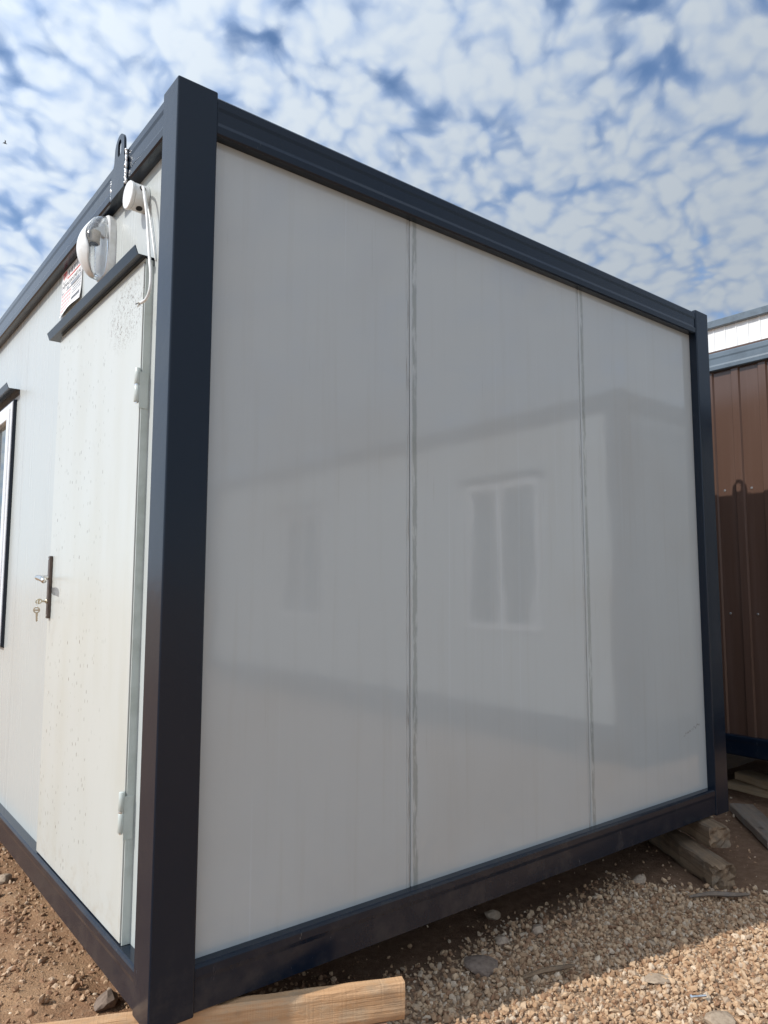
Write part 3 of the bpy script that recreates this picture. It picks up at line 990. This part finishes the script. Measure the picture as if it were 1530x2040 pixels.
def lamp_pt(t, th, inset=0.0):
    """t: 0 bottom .. 1 top, th: angle across the bulge (0 = straight out)"""
    z = -HH + 2 * HH * t
    e = max(0.0, 1 - abs(2 * t - 1) ** 2.6) ** 0.5
    depth = (0.030 + 0.066 * (math.sin(math.pi * min(1, t * 0.62 + 0.20)) ** 1.2) * e) * (1 - 0.16 * t) - inset
    half = 0.020 + 0.052 * e - inset
    return Vector((LC.x - 0.024 - depth * math.cos(th), LC.y + half * math.sin(th), LC.z + z))


def lamp_shell(name, th_fn, m, thick, nt=28, nh=14):
    bm = bmesh.new()
    outer, inner = [], []
    for i in range(nt + 1):
        t = i / nt
        a, b6 = th_fn(t)
        outer.append([bm.verts.new(lamp_pt(t, a + (b6 - a) * j / nh)) for j in range(nh + 1)])
        inner.append([bm.verts.new(lamp_pt(t, a + (b6 - a) * j / nh, thick)) for j in range(nh + 1)])
    for i in range(nt):
        for j in range(nh):
            bm.faces.new((outer[i][j], outer[i][j + 1], outer[i + 1][j + 1], outer[i + 1][j]))
            bm.faces.new((inner[i][j], inner[i + 1][j], inner[i + 1][j + 1], inner[i][j + 1]))
        for j in (0, nh):
            bm.faces.new((outer[i][j], outer[i + 1][j], inner[i + 1][j], inner[i][j]))
    for j in range(nh):
        for i in (0, nt):
            bm.faces.new((outer[i][j], outer[i][j + 1], inner[i][j + 1], inner[i][j]))
    return put(name, bm_mesh(bm), lamp, m, True)


def hood(t):
    w = 0.42 + 0.36 * math.exp(-((t - 0.36) / 0.24) ** 2)
    return (-w, w)


lamp_shell('front_hood', hood, M['plastic'], 0.003)
lamp_shell('clear_bowl', lambda t: (-math.pi / 2, -hood(t)[1] - 0.02), M['clear'], 0.0022, 28, 8)
lamp_shell('clear_bowl', lambda t: (hood(t)[1] + 0.02, math.pi / 2), M['clear'], 0.0022, 28, 8)
bm = bmesh.new()
ringA, ringB, ringC = [], [], []
for k in range(40):
    a = 2 * math.pi * k / 40
    cy_ = math.copysign(abs(math.cos(a)) ** 0.55, math.cos(a)) * 0.074
    cz_ = math.copysign(abs(math.sin(a)) ** 0.55, math.sin(a)) * (HH + 0.004)
    ringA.append(bm.verts.new((0.0448, LC.y + cy_, LC.z + cz_)))
    ringB.append(bm.verts.new((0.0230, LC.y + cy_, LC.z + cz_)))
    ringC.append(bm.verts.new((0.0170, LC.y + cy_ * 0.95, LC.z + cz_ * 0.96)))
for A, B in ((ringA, ringB), (ringB, ringC)):
    for k in range(40):
        bm.faces.new((A[k], A[(k + 1) % 40], B[(k + 1) % 40], B[k]))
bm.faces.new(ringC)
bm.faces.new(ringA[::-1])
put('back_housing', bm_mesh(bm), lamp, M['plastic'])
hc = Vector((-0.012, 0.690, 2.388))
ax = Vector((-0.12, -0.05, -1)).normalized()
hold = cyl('lamp_holder', hc, ax, 0.0180, -0.004, 0.044, M['socket'], lamp, 24, 0.002)
cyl('holder_rim', hc, ax, 0.0192, 0.036, 0.043, M['socket'], hold, 24, 0.001)
cyl('holder_mouth', hc, ax, 0.0145, 0.0438, 0.0452, M['rubber'], hold, 20)
prism('bracket', [(0.0168, 2.424), (0.0168, 2.376), (0.004, 2.384), (-0.020, 2.390), (-0.022, 2.397), (-0.004, 2.408)], 'y', 0.680, 0.700, M['plastic'], lamp)

# notice: printed sheet, curled at its lower corner
sg = thing('notice_sheet', 'printed white notice with red logo under the roof rail, left of the wall lamp', 'notice', (0.044, 1.185, 2.27))
SY0, SY1, SZ0, SZ1 = 1.337, 1.035, 2.272, 2.466       # left edge is the farther one


def sp(u, v, lift=0.0):
    """u 0..1 left to right as read, v 0..1 bottom to top; the sheet bulges off the wall at the bottom"""
    c = 0.0022 + 0.016 * max(0.0, 1 - v * 2.4) ** 2 * (0.25 + 0.75 * math.exp(-((u - 0.62) / 0.3) ** 2)) + 0.002 * math.sin(u * 7) * (1 - v)
    return Vector((0.0448 - c - lift, SY0 + (SY1 - SY0) * u, SZ0 + (SZ1 - SZ0) * v))


def sheet_patch(name, u0, u1, v0, v1, m, lift, nu=8, nv=6):
    bm = bmesh.new()
    nu = max(1, int(nu))
    nv = max(1, int(nv))
    G = [[bm.verts.new(sp(u0 + (u1 - u0) * i / nu, v0 + (v1 - v0) * j / nv, lift)) for i in range(nu + 1)] for j in range(nv + 1)]
    for j in range(nv):
        for i in range(nu):
            bm.faces.new((G[j][i], G[j][i + 1], G[j + 1][i + 1], G[j + 1][i]))
    return put(name, bm_mesh(bm), sg, m, True)


def strokes(name, rects, m, lift=0.0006):
    bm = bmesh.new()
    for u0, u1, v0, v1 in rects:
        q = [bm.verts.new(sp(a, b7, lift)) for a, b7 in ((u0, v0), (u1, v0), (u1, v1), (u0, v1))]
        bm.faces.new(q)
    return put(name, bm_mesh(bm), sg, m)


def lettering(name, body, u0, u1, v0, v1, m, lift=0.0007):
    cu = bpy.data.curves.new('t', 'FONT')
    cu.body = body
    cu.resolution_u = 3
    to = bpy.data.objects.new('t', cu)
    col.objects.link(to)
    dg = bpy.context.evaluated_depsgraph_get()
    me = bpy.data.meshes.new_from_object(to.evaluated_get(dg))
    bpy.data.objects.remove(to, do_unlink=True)
    xs = [v.co.x for v in me.vertices]
    yz = [v.co.y for v in me.vertices]
    for v in me.vertices:
        v.co = sp(u0 + (u1 - u0) * (v.co.x - min(xs)) / (max(xs) - min(xs)), v0 + (v1 - v0) * (v.co.y - min(yz)) / (max(yz) - min(yz)), lift)
    return put(name, me, sg, m)


sheet_patch('paper', 0, 1, 0, 1, M['paper'], 0.0, 20, 16)
strokes('border_line', [(0.03, 0.97, 0.035, 0.050), (0.03, 0.97, 0.965, 0.975), (0.025, 0.035, 0.04, 0.97), (0.965, 0.975, 0.04, 0.97)], M['ink_grey'])
lettering('logo', 'W', 0.085, 0.265, 0.80, 0.955, M['ink_red'])
strokes('logo_block', [(0.085, 0.265, 0.925, 0.958)], M['ink_red'], 0.0008)
strokes('red_rule', [(0.30, 0.93, 0.755, 0.778), (0.30, 0.318, 0.778, 0.90)], M['ink_red'])
strokes('dark_rule', [(0.085, 0.27, 0.735, 0.747), (0.085, 0.097, 0.747, 0.80)], M['ink_grey'])
strokes('heading', [(0.36 + 0.075 * k + 0.012 * (k % 2), 0.40 + 0.075 * k, 0.81 + 0.02 * (k % 3 == 1), 0.925) for k in range(7)], M['ink_dark'])
lettering('lettering', 'N\u0130HALSAN.METAL', 0.07, 0.94, 0.615, 0.725, M['ink_dark'])
strokes('print_bar', [(0.04, 0.96, 0.50, 0.585)], M['ink_grey'])
strokes('bar_print', [(0.07, 0.32, 0.517, 0.568), (0.38, 0.66, 0.517, 0.568), (0.70, 0.92, 0.517, 0.568)], M['paper'], 0.0010)
strokes('red_print', [(0.07 + 0.085 * k, 0.07 + 0.085 * k + 0.06, 0.43 - 0.088 * r, 0.472 - 0.088 * r) for r in range(5) for k in range(5)], M['ink_pink'])
strokes('grey_print', [(0.56 + 0.066 * k, 0.56 + 0.066 * k + 0.046, 0.43 - 0.062 * r, 0.460 - 0.062 * r) for r in range(3) for k in range(6)], M['ink_grey'])
strokes('number_print', [(0.57 + 0.045 * k, 0.60 + 0.045 * k, 0.14, 0.225) for k in range(8)], M['ink_dark'])

# keys hanging in the lock
ks = thing('key_bunch', 'two nickel keys on a wire ring hanging from the door lock', 'keys', (-0.03, 1.145, 1.02))


def key_mesh(parent, bow_c, axis, side, length, name='key'):
    """flat key: round bow with a slot, shank and bitting; axis = direction of the shank, side = in-plane normal"""
    a, s_ = Vector(axis).normalized(), Vector(side).normalized()
    n = a.cross(s_).normalized()
    bm = bmesh.new()
    R1 = 0.0125
    seg = 24
    th = 0.0011
    holes = []
    ro = [(R1 * math.cos(2 * math.pi * k / seg), R1 * math.sin(2 * math.pi * k / seg)) for k in range(seg)]
    ri = [(0.0078 * math.cos(2 * math.pi * k / seg), 0.0078 * math.sin(2 * math.pi * k / seg)) for k in range(seg)]

    def V(p, h):
        return bm.verts.new(Vector(bow_c) + a * p[0] + s_ * p[1] + n * h)
    for h in (1,):
        Ot = [V(p, th) for p in ro]
        Ob = [V(p, -th) for p in ro]
        It = [V(p, th) for p in ri]
        Ib = [V(p, -th) for p in ri]
        for k in range(seg):
            k2 = (k + 1) % seg
            bm.faces.new((Ot[k], Ot[k2], It[k2], It[k]))
            bm.faces.new((Ob[k], Ib[k], Ib[k2], Ob[k2]))
            bm.faces.new((Ot[k], Ob[k], Ob[k2], Ot[k2]))
            bm.faces.new((It[k], It[k2], Ib[k2], Ib[k]))

    def flat(poly):
        T = [V(p, th * 0.9) for p in poly]
        B = [V(p, -th * 0.9) for p in poly]
        for k in range(len(poly)):
            k2 = (k + 1) % len(poly)
            bm.faces.new((T[k], B[k], B[k2], T[k2]))
        bm.faces.new(T)
        bm.faces.new(B[::-1])
    flat([(-0.003, -0.0079), (0.003, -0.0079), (0.003, 0.0079), (-0.003, 0.0079)])
    L = length
    flat([(R1 - 0.001, -0.0042), (L, -0.0042), (L + 0.002, -0.002), (L, 0.001), (L - 0.004, 0.003), (L - 0.007, 0.0015), (L - 0.011, 0.0035), (L - 0.014, 0.0018), (R1 + 0.006, 0.0042), (R1 - 0.001, 0.0042)])
    return put(name, bm_mesh(bm), parent, M['brass'])


key_mesh(ks, (-0.036 + KX, 1.145 + KY, 1.070), (1, 0, 0), (0, -0.55, 0.83), 0.024)
bm = bmesh.new()
tube_bm(bm, [(-0.043 + KX + 0.002 * math.sin(t), 1.146 + KY + 0.0035 * math.cos(t), 1.054 + 0.0105 * math.sin(t)) for t in [2 * math.pi * k / 20 for k in range(21)]], 0.0009, 6)
put('key_ring', bm_mesh(bm), ks, M['zinc'], True)
key_mesh(ks, (-0.042 + KX, 1.147 + KY, 1.036), (0.08, 0, -1), (1, -0.35, 0.08), 0.043)

# ================================================================== BROWN CABIN to the right
BX, BZ = 3.870, 0.082
BY0, BY1 = -0.34, 5.7
bc = thing('portable_cabin', 'brown metal clad cabin with grey rails at the right, behind the white cabin', 'cabin', (5.1, 2.7, BZ), 'portable cabins in the yard')
prism('top_rail', top_prof(BX, 1, BZ), 'y', BY0 + PW + g0, BY1 - PW - g0, M['rail_grey'], bc)
prism('bottom_rail', bot_prof(BX, 1, BZ), 'y', BY0 + PW + g0, BY1 - PW - g0, M['frame'], bc)  # bottom rails get darker paint than the top ones, standing in for shade
BX1 = 6.3
prism('top_rail', top_prof(BX1, -1, BZ), 'y', BY0 + PW + g0, BY1 - PW - g0, M['rail_grey'], bc)
prism('bottom_rail', bot_prof(BX1, -1, BZ), 'y', BY0 + PW + g0, BY1 - PW - g0, M['frame'], bc)
prism('top_rail', top_prof(BY0, 1, BZ), 'x', BX + PW + g0, BX1 - PW - g0, M['rail_grey'], bc)
prism('bottom_rail', bot_prof(BY0, 1, BZ), 'x', BX + PW + g0, BX1 - PW - g0, M['frame'], bc)
prism('top_rail', top_prof(BY1, -1, BZ), 'x', BX + PW + g0, BX1 - PW - g0, M['rail_grey'], bc)
prism('bottom_rail', bot_prof(BY1, -1, BZ), 'x', BX + PW + g0, BX1 - PW - g0, M['frame'], bc)
for a in (BX, BX1 - PW):
    for b8 in (BY0, BY1 - PW):
        box('corner_post', a, a + PW, b8, b8 + PW, BZ, BZ + 2.6, M['rail_grey'], bc, 0.005, 2)
box('roof', BX + 0.02, BX1 - 0.02, BY0 + 0.02, BY1 - 0.02, BZ + 2.592, BZ + 2.604, M['brown'], bc, 0.0)
box('floor', BX + 0.13, BX1 - 0.13, BY0 + 0.13, BY1 - 0.13, BZ + 0.02, BZ + 0.10, M['dark_in'], bc, 0.0)
# profiled sheets: narrow raised ribs 0.172 m apart
RIB = 0.172


def rib_line(a, b9, off, s, d0, h):
    pts = []
    k = math.floor((a - off) / RIB)
    pts.append((a, d0))
    while True:
        y = off + k * RIB
        for dy, dd in ((-0.030, 0), (-0.022, h), (0.022, h), (0.030, 0)):
            if a < y + dy < b9:
                pts.append((y + dy, d0 - s * dd))
        k += 1
        if off + k * RIB - 0.03 > b9:
            break
    pts.append((b9, d0))
    return pts


y = BY0 + 0.06
while y < BY1 - 0.1:
    y2 = min(y + RIB * 6, BY1 - 0.06)
    ln = rib_line(y, y2 - 0.0004, 0.2985, 1, BX + 0.045, 0.012)
    poly = [(d, yy) for yy, d in ln] + [(BX + 0.060, ln[-1][0]), (BX + 0.060, ln[0][0])]
    prism('cladding_sheet', poly, 'z', BZ + 0.06, BZ + 2.53, M['brown'], bc)
    y = y2
ln = rib_line(BX + 0.06, BX1 - 0.06, 4.0, 1, BY0 + 0.045, 0.012)
prism('cladding_sheet', [(xx, d) for xx, d in ln] + [(ln[-1][0], BY0 + 0.06), (ln[0][0], BY0 + 0.06)], 'z', BZ + 0.06, BZ + 2.53, M['brown'], bc)
box('cladding_sheet', BX1 - 0.06, BX1 - 0.045, BY0 + 0.06, BY1 - 0.06, BZ + 0.06, BZ + 2.53, M['brown'], bc, 0.0)
box('cladding_sheet', BX + 0.061, BX1 - 0.061, BY1 - 0.06, BY1 - 0.045, BZ + 0.06, BZ + 2.53, M['brown'], bc, 0.0)
for zz in (0.962, 1.755):
    for k in range(-2, 5):
        yy = 0.2985 + RIB * k - 0.070
        cyl('screw', (BX + 0.0449, yy, zz), (-1, 0, 0), 0.0075, 0.0, 0.003, M['zinc'], bc, 12, 0.001)

# ================================================================== WHITE CABIN whose reflection shows in the end wall
WX, WY0, WY1 = 3.90, -8.0, -1.05
wc = thing('portable_cabin', 'white cabin with dark rails and two windows, mirrored in the shaded end wall', 'cabin', (5.1, -4.5, 0.0), 'portable cabins in the yard')
WX1 = 6.3
prism('top_rail', top_prof(WX, 1), 'y', WY0 + PW, WY1 - PW, M['frame'], wc)
prism('top_rail', top_prof(WX1, -1), 'y', WY0 + PW, WY1 - PW, M['frame'], wc)
prism('bottom_rail', bot_prof(WX, 1), 'y', WY0 + PW, WY1 - PW, M['frame'], wc)
prism('bottom_rail', bot_prof(WX1, -1), 'y', WY0 + PW, WY1 - PW, M['frame'], wc)
for yy, s in ((WY1, -1), (WY0, 1)):
    prism('top_rail', top_prof(yy, s), 'x', WX + PW, WX1 - PW, M['frame'], wc)
    prism('bottom_rail', bot_prof(yy, s), 'x', WX + PW, WX1 - PW, M['frame'], wc)
for a in (WX, WX1 - PW):
    for b8 in (WY0, WY1 - PW):
        box('corner_post', a, a + PW, b8, b8 + PW, 0.0, 2.6, M['frame'], wc, 0.005, 2)
box('roof', WX + 0.122, WX1 - 0.122, WY0 + 0.122, WY1 - 0.122, 2.48, 2.58, M['ribbed'], wc, 0.0)
box('floor', WX + 0.122, WX1 - 0.122, WY0 + 0.122, WY1 - 0.122, 0.03, 0.11, M['dark_in'], wc, 0.0)
WW = [(-2.72, -1.87, 0.76, 2.03), (-5.9, -5.05, 0.76, 2.03)]
edges = [WY1 - 0.06, -2.0 + 0.25, -2.9, -3.9, -4.9, -6.0, -7.0, WY0 + 0.06]
edges = [WY1 - 0.06, -2.95, -3.95, -4.95, -6.0, -7.0, WY0 + 0.06]
for a, b8 in zip(edges[1:], edges[:-1]):
    hs = [h for h in WW if a < (h[0] + h[1]) / 2 < b8]
    wall_holes('wall_panel', 'x', WX + 0.045, WX + 0.095, a + 0.001, b8 - 0.001, 0.06, 2.53, hs, M['panel'], wc)
box('wall_panel', WX + 0.0955, WX1 - 0.0955, WY1 - 0.095, WY1 - 0.045, 0.06, 2.53, M['panel'], wc, 0.0)
box('wall_panel', WX + 0.0955, WX1 - 0.0955, WY0 + 0.045, WY0 + 0.095, 0.06, 2.53, M['panel'], wc, 0.0)
box('wall_panel', WX1 - 0.095, WX1 - 0.045, WY0 + 0.06, WY1 - 0.06, 0.06, 2.53, M['panel'], wc, 0.0)
for a, b8, c, d in WW:
    w_ = ring('window', WX + 0.02, WX + 0.085, a + 0.003, b8 - 0.003, c + 0.003, d - 0.003, 0.058, M['pvc'], wc)
    box('mullion', WX + 0.021, WX + 0.084, (a + b8) / 2 - 0.04, (a + b8) / 2 + 0.04, c + 0.0615, d - 0.0615, M['pvc'], w_, 0.003)
    for e, f in ((a + 0.0615, (a + b8) / 2 - 0.0405), ((a + b8) / 2 + 0.0405, b8 - 0.0615)):
        box('pane', WX + 0.05, WX + 0.055, e, f, c + 0.0615, d - 0.0615, M['pane'], w_, 0.0)
    prism('canopy', [(WX + 0.0448, d + 0.03), (WX - 0.007, d + 0.03), (WX - 0.016, d + 0.055), (WX - 0.018, d + 0.0545), (WX - 0.0085, d + 0.027), (WX + 0.0448, d + 0.027)], 'y', a - 0.06, b8 + 0.06, M['frame'], wc)

# ================================================================== WAREHOUSE far behind the brown cabin
wh = thing('warehouse', 'tall white ribbed warehouse with grey roof edge behind the brown cabin', 'warehouse', (18.0, 10.0, -0.2))
HX, HZ = 12.0, 5.83
pts = [(HX, -2.0)]
yy = -1.9
while yy < 21.8:
    pts += [(HX, yy), (HX - 0.012, yy + 0.010), (HX - 0.012, yy + 0.026), (HX, yy + 0.036)]
    yy += 0.205
pts += [(HX, 22.0), (HX + 0.12, 22.0), (HX + 0.12, -2.0)]
prism('wall', pts, 'z', -0.25, HZ + 0.05, M['ribbed'], wh)
box('wall', HX + 0.121, 26.0, -2.0, -1.88, -0.25, HZ + 0.05, M['ribbed'], wh, 0.0)
box('wall', HX + 0.121, 26.0, 21.88, 22.0, -0.25, HZ + 0.05, M['ribbed'], wh, 0.0)
box('wall', 26.0, 26.12, -2.0, 22.0, -0.25, HZ + 0.05, M['ribbed'], wh, 0.0)
box('roof_edge', HX - 0.09, HX + 0.10, -2.1, 22.1, HZ - 0.02, HZ + 0.115, M['rail_grey'], wh, 0.01)
prism('roof', [(HX + 0.101, HZ + 0.055), (HX + 0.101, HZ + 0.10), (19.0, HZ + 0.55), (26.2, HZ + 0.10), (26.2, HZ + 0.055), (19.0, HZ + 0.45)], 'y', -2.1, 22.1, M['ribbed'], wh)


# ================================================================== TIMBERS
def timber(name, label, a, b8, w, h, z0, m, broken=0.0, tilt=0.0, rough=0.0025, cat='timber'):
    """length of sawn timber from point a to b8 (plan), width w, height h, resting at z0; local X is the grain"""
    a, b8 = Vector((*a, 0)), Vector((*b8, 0))
    L = (b8 - a).length
    bm = bmesh.new()
    ns, nw, nh = max(8, int(L / 0.03)), 6, 6
    grid = {}
    for i in range(ns + 1):
        for j in range(nw + 1):
            for k in range(nh + 1):
                if 0 < j < nw and 0 < k < nh and 0 < i < ns:
                    continue
                x, y_, z = -L / 2 + L * i / ns, -w / 2 + w * j / nw, -h / 2 + h * k / nh
                # eased arrises
                if j in (0, nw) and k in (0, nh):
                    y_ *= 1 - 0.004 / (w / 2) * (1.0 + mnoise.noise(Vector((x * 9, j, k))))
                    z *= 1 - 0.004 / (h / 2) * (1.0 + mnoise.noise(Vector((x * 7, j + 3, k))))
                p = Vector((x, y_, z))
                q = p * 14 + Vector((len(label), 2.2, 0))
                p += Vector((0, mnoise.noise(q), mnoise.noise(q + Vector((5, 5, 5))) if k in (0, nh) else 0)) * rough
                if broken and i > ns - 3:
                    p.x -= broken * (0.25 + 0.75 * abs(mnoise.noise(Vector((j * 1.3, k * 1.1, len(label) * 0.37))))) * (1 if i == ns else 0.6)
                grid[i, j, k] = bm.verts.new(p)
    def quad(*ks_):
        bm.faces.new([grid[k] for k in ks_])
    for i in range(ns):
        for j in range(nw):
            for k in (0, nh):
                quad((i, j, k), (i + 1, j, k), (i + 1, j + 1, k), (i, j + 1, k))
        for k in range(nh):
            for j in (0, nw):
                quad((i, j, k), (i + 1, j, k), (i + 1, j, k + 1), (i, j, k + 1))
    for i in (0, ns):
        for j in range(nw):
            for k in range(nh):
                quad((i, j, k), (i, j + 1, k), (i, j + 1, k + 1), (i, j, k + 1))
    me = bm_mesh(bm)
    o = put(name, me, None, m, False, center=False)
    mid = (a + b8) / 2
    o.location = (mid.x, mid.y, z0 + h / 2)
    o.rotation_euler = (0, tilt, math.atan2(b8.y - a.y, b8.x - a.x))
    return tag(o, label, cat, 'planks beside the brown cabin' if name == 'plank' else 'timbers propping up the cabins')


# near corner: a board on edge on a reddish board
timber('timber_board', 'pale pine board on edge under the near corner post', (-0.42, 0.313), (0.683, -0.190), 0.043, 0.103, -0.1035, M['pine'])
timber('timber_board', 'reddish board lying flat below the pale pine board at the near corner', (-0.34, 0.290), (0.640, -0.157), 0.090, 0.100, -0.2050, M['redwood'])
# far corner: two stacked weathered beams
timber('timber_baulk', 'short weathered block with cracked end directly under the far corner', (2.98, 0.36), (2.722, -0.100), 0.105, 0.098, -0.1010, M['oldwood'], broken=0.045, rough=0.007)
timber('timber_baulk', 'long weathered beam with broken end lying on the gravel at the far corner', (3.02, 0.56), (2.530, -0.215), 0.110, 0.105, -0.2080, M['oldwood'], broken=0.075, rough=0.007)
# boards by the brown cabin
timber('plank', 'tan plank lying on top of another plank under the brown cabin', (4.26, 0.53), (4.06, 0.02), 0.15, 0.055, -0.1450, M['tanwood'], rough=0.002, )
timber('plank', 'tan plank at the bottom of the pair under the brown cabin', (4.20, 0.58), (4.16, 0.02), 0.15, 0.055, -0.2020, M['tanwood'], rough=0.002)
timber('plank', 'dark weathered plank lying alone on bare earth between the cabins', (3.72, 0.29), (3.24, -0.14), 0.135, 0.050, -0.2040, M['darkwood'], rough=0.003)
# out of sight, carrying the other ends
timber('timber_baulk', 'timber beam under the rear end of the white cabin', (-0.1, LEN - 0.2), (3.1, LEN - 0.2), 0.12, 0.195, -0.1970, M['oldwood'])
for yy, lb in ((0.9, 'thick timber beam under the middle of the brown cabin'), (5.2, 'thick timber beam under the far end of the brown cabin')):
    timber('timber_baulk', lb, (4.25, yy), (6.4, yy), 0.14, 0.29, -0.2080, M['darkwood'])
for yy, lb in ((-1.5, 'timber beam under the near end of the mirrored cabin'), (-7.5, 'timber beam under the far end of the mirrored cabin')):
    timber('timber_baulk', lb, (3.95, yy), (6.3, yy), 0.12, 0.205, -0.2020, M['darkwood'])

# ================================================================== LOOSE ROCKS AND SCRAPS
def rock(label, x, y_, r, m, flat=0.6, seed=0, stretch=1.3, rz=0.0, sink=0.3):
    bm = bmesh.new()
    bmesh.ops.create_icosphere(bm, subdivisions=2, radius=1.0)
    for v in bm.verts:
        d = v.co.normalized()
        f = 1 + 0.28 * mnoise.noise(d * 1.3 + Vector((seed, 0, 0))) + 0.14 * mnoise.noise(d * 3.1 + Vector((0, seed, 0)))
        c = d * f
        for pn in range(5):               # a few broken facets
            nn = Vector((math.sin(seed * 3 + pn * 2.1), math.cos(seed * 5 + pn * 1.7), math.sin(pn * 1.3 + seed))).normalized()
            t = c.dot(nn) - 0.72
            if t > 0:
                c -= nn * t
        v.co = Vector((c.x * r * stretch, c.y * r, c.z * r * flat))
    o = put('stone', bm_mesh(bm), None, m, False, center=False)
    o.location = (x, y_, ground_h(x, y_) + r * flat * (1 - 2 * sink) + 0.004)
    o.rotation_euler = (0, 0, rz)
    return tag(o, label, 'stone', 'loose stones on the ground')


rock('largest pale stone on dark soil below the middle of the bottom rail', 1.561, 0.049, 0.026, M['rock'], 0.75, 1)
rock('rounded stone on dark soil nearest the pale pine board', 1.385, 0.066, 0.025, M['rock'], 0.75, 2)
rock('greyish stone deepest in the shade under the bottom rail', 1.519, 0.241, 0.028, M['rock_grey'], 0.8, 3)
rock('tan stone sitting proud of the gravel near the weathered beams', 2.290, 0.066, 0.030, M['rock'], 0.8, 4)
rock('flat dark slab of rock half sunk in the shaded gravel', 1.194, 0.000, 0.065, M['rock_dark'], 0.30, 5, 1.2, 0.6)
rock('grey lump of rock in the sunlit gravel at the lower right', 1.525, -0.690, 0.045, M['rock_grey'], 0.6, 6)
rock('flat greyish stone lying in the sunlit gravel', 1.60, -0.44, 0.034, M['rock_grey'], 0.35, 9, 1.6, -0.5)
rock('dark jagged rock beside the foot of the near corner post', 0.085, 0.555, 0.036, M['rock_dark'], 0.7, 7, 1.5, 0.8)
rock('small grey rock on the earth at the left edge of the picture', 0.050, 1.880, 0.032, M['rock_grey'], 0.6, 8)


def splinter(label, pts, r0, m):
    bm = bmesh.new()
    pts = catmull(pts, 5)
    n = len(pts)
    tube_bm(bm, pts, [r0 * (0.35 + 0.65 * math.sin(math.pi * (i + 0.6) / (n + 0.4))) * (1 + 0.25 * mnoise.noise(Vector((i, r0 * 900, 0)))) for i in range(n)], 5)
    return tag(put('wood_splinter', bm_mesh(bm), None, m, False), label, 'splinter', 'wood splinters on the ground')


splinter('grey wood splinter lying on the shaded gravel', [(1.235, -0.165, -0.180), (1.30, -0.185, -0.172), (1.37, -0.215, -0.170), (1.43, -0.225, -0.176)], 0.009, M['oldwood'])
splinter('strip of bark lying at the broken end of the long weathered beam', [(2.30, -0.165, -0.186), (2.38, -0.215, -0.178), (2.45, -0.280, -0.178), (2.52, -0.315, -0.183)], 0.011, M['darkwood'])
splinter('thin pale splinter on the bare earth beside the weathered block', [(3.05, -0.16, -0.194), (3.11, -0.20, -0.190), (3.18, -0.27, -0.193)], 0.004, M['tanwood'])
splinter('thin pale splinter on the bare earth near the dark plank', [(3.56, -0.02, -0.195), (3.62, -0.05, -0.190), (3.70, -0.12, -0.194)], 0.004, M['tanwood'])
bt = thing('bolt', 'shiny steel bolt lying on the sunlit gravel', 'bolt', (1.58, -0.603, -0.18))
cyl('shank', (1.555, -0.585, -0.172), (0.80, -0.58, 0.05), 0.0040, 0.0, 0.048, M['zinc'], bt, 12, 0.0008)
cyl('head', (1.555, -0.585, -0.172), (0.80, -0.58, 0.05), 0.0075, -0.006, 0.0, M['zinc'], bt, 6)

# a bird far up at the left edge of the sky
bm = bmesh.new()
B0 = Vector((9.79, 60.0, 36.2))
tube_bm(bm, [B0 + Vector((-0.16 + 0.04 * k, 0, 0.02 * math.sin(k * 0.4))) for k in range(9)], [0.008, 0.022, 0.04, 0.048, 0.048, 0.042, 0.032, 0.026, 0.004], 8)
for s in (-1, 1):
    w0 = [B0 + Vector(p) for p in ((0.06, 0, 0.03), (-0.05, 0, 0.03), (-0.03, s * 0.16, 0.14), (-0.12, s * 0.30, 0.10), (0.03, s * 0.17, 0.15))]
    vs = [bm.verts.new(p) for p in w0] + [bm.verts.new(p + Vector((0, 0, 0.012))) for p in w0]
    for q in ((0, 1, 2, 4), (4, 2, 3), (5, 9, 7, 6), (9, 8, 7), (0, 5, 6, 1), (1, 6, 7, 2), (2, 7, 8, 3), (3, 8, 9, 4), (4, 9, 5, 0)):
        bm.faces.new([vs[k] for k in q])
tag(put('bird', bm_mesh(bm), None, M['bird']), 'tiny dark bird flying at the left edge of the sky', 'bird')

scene.cycles.max_bounces = 8
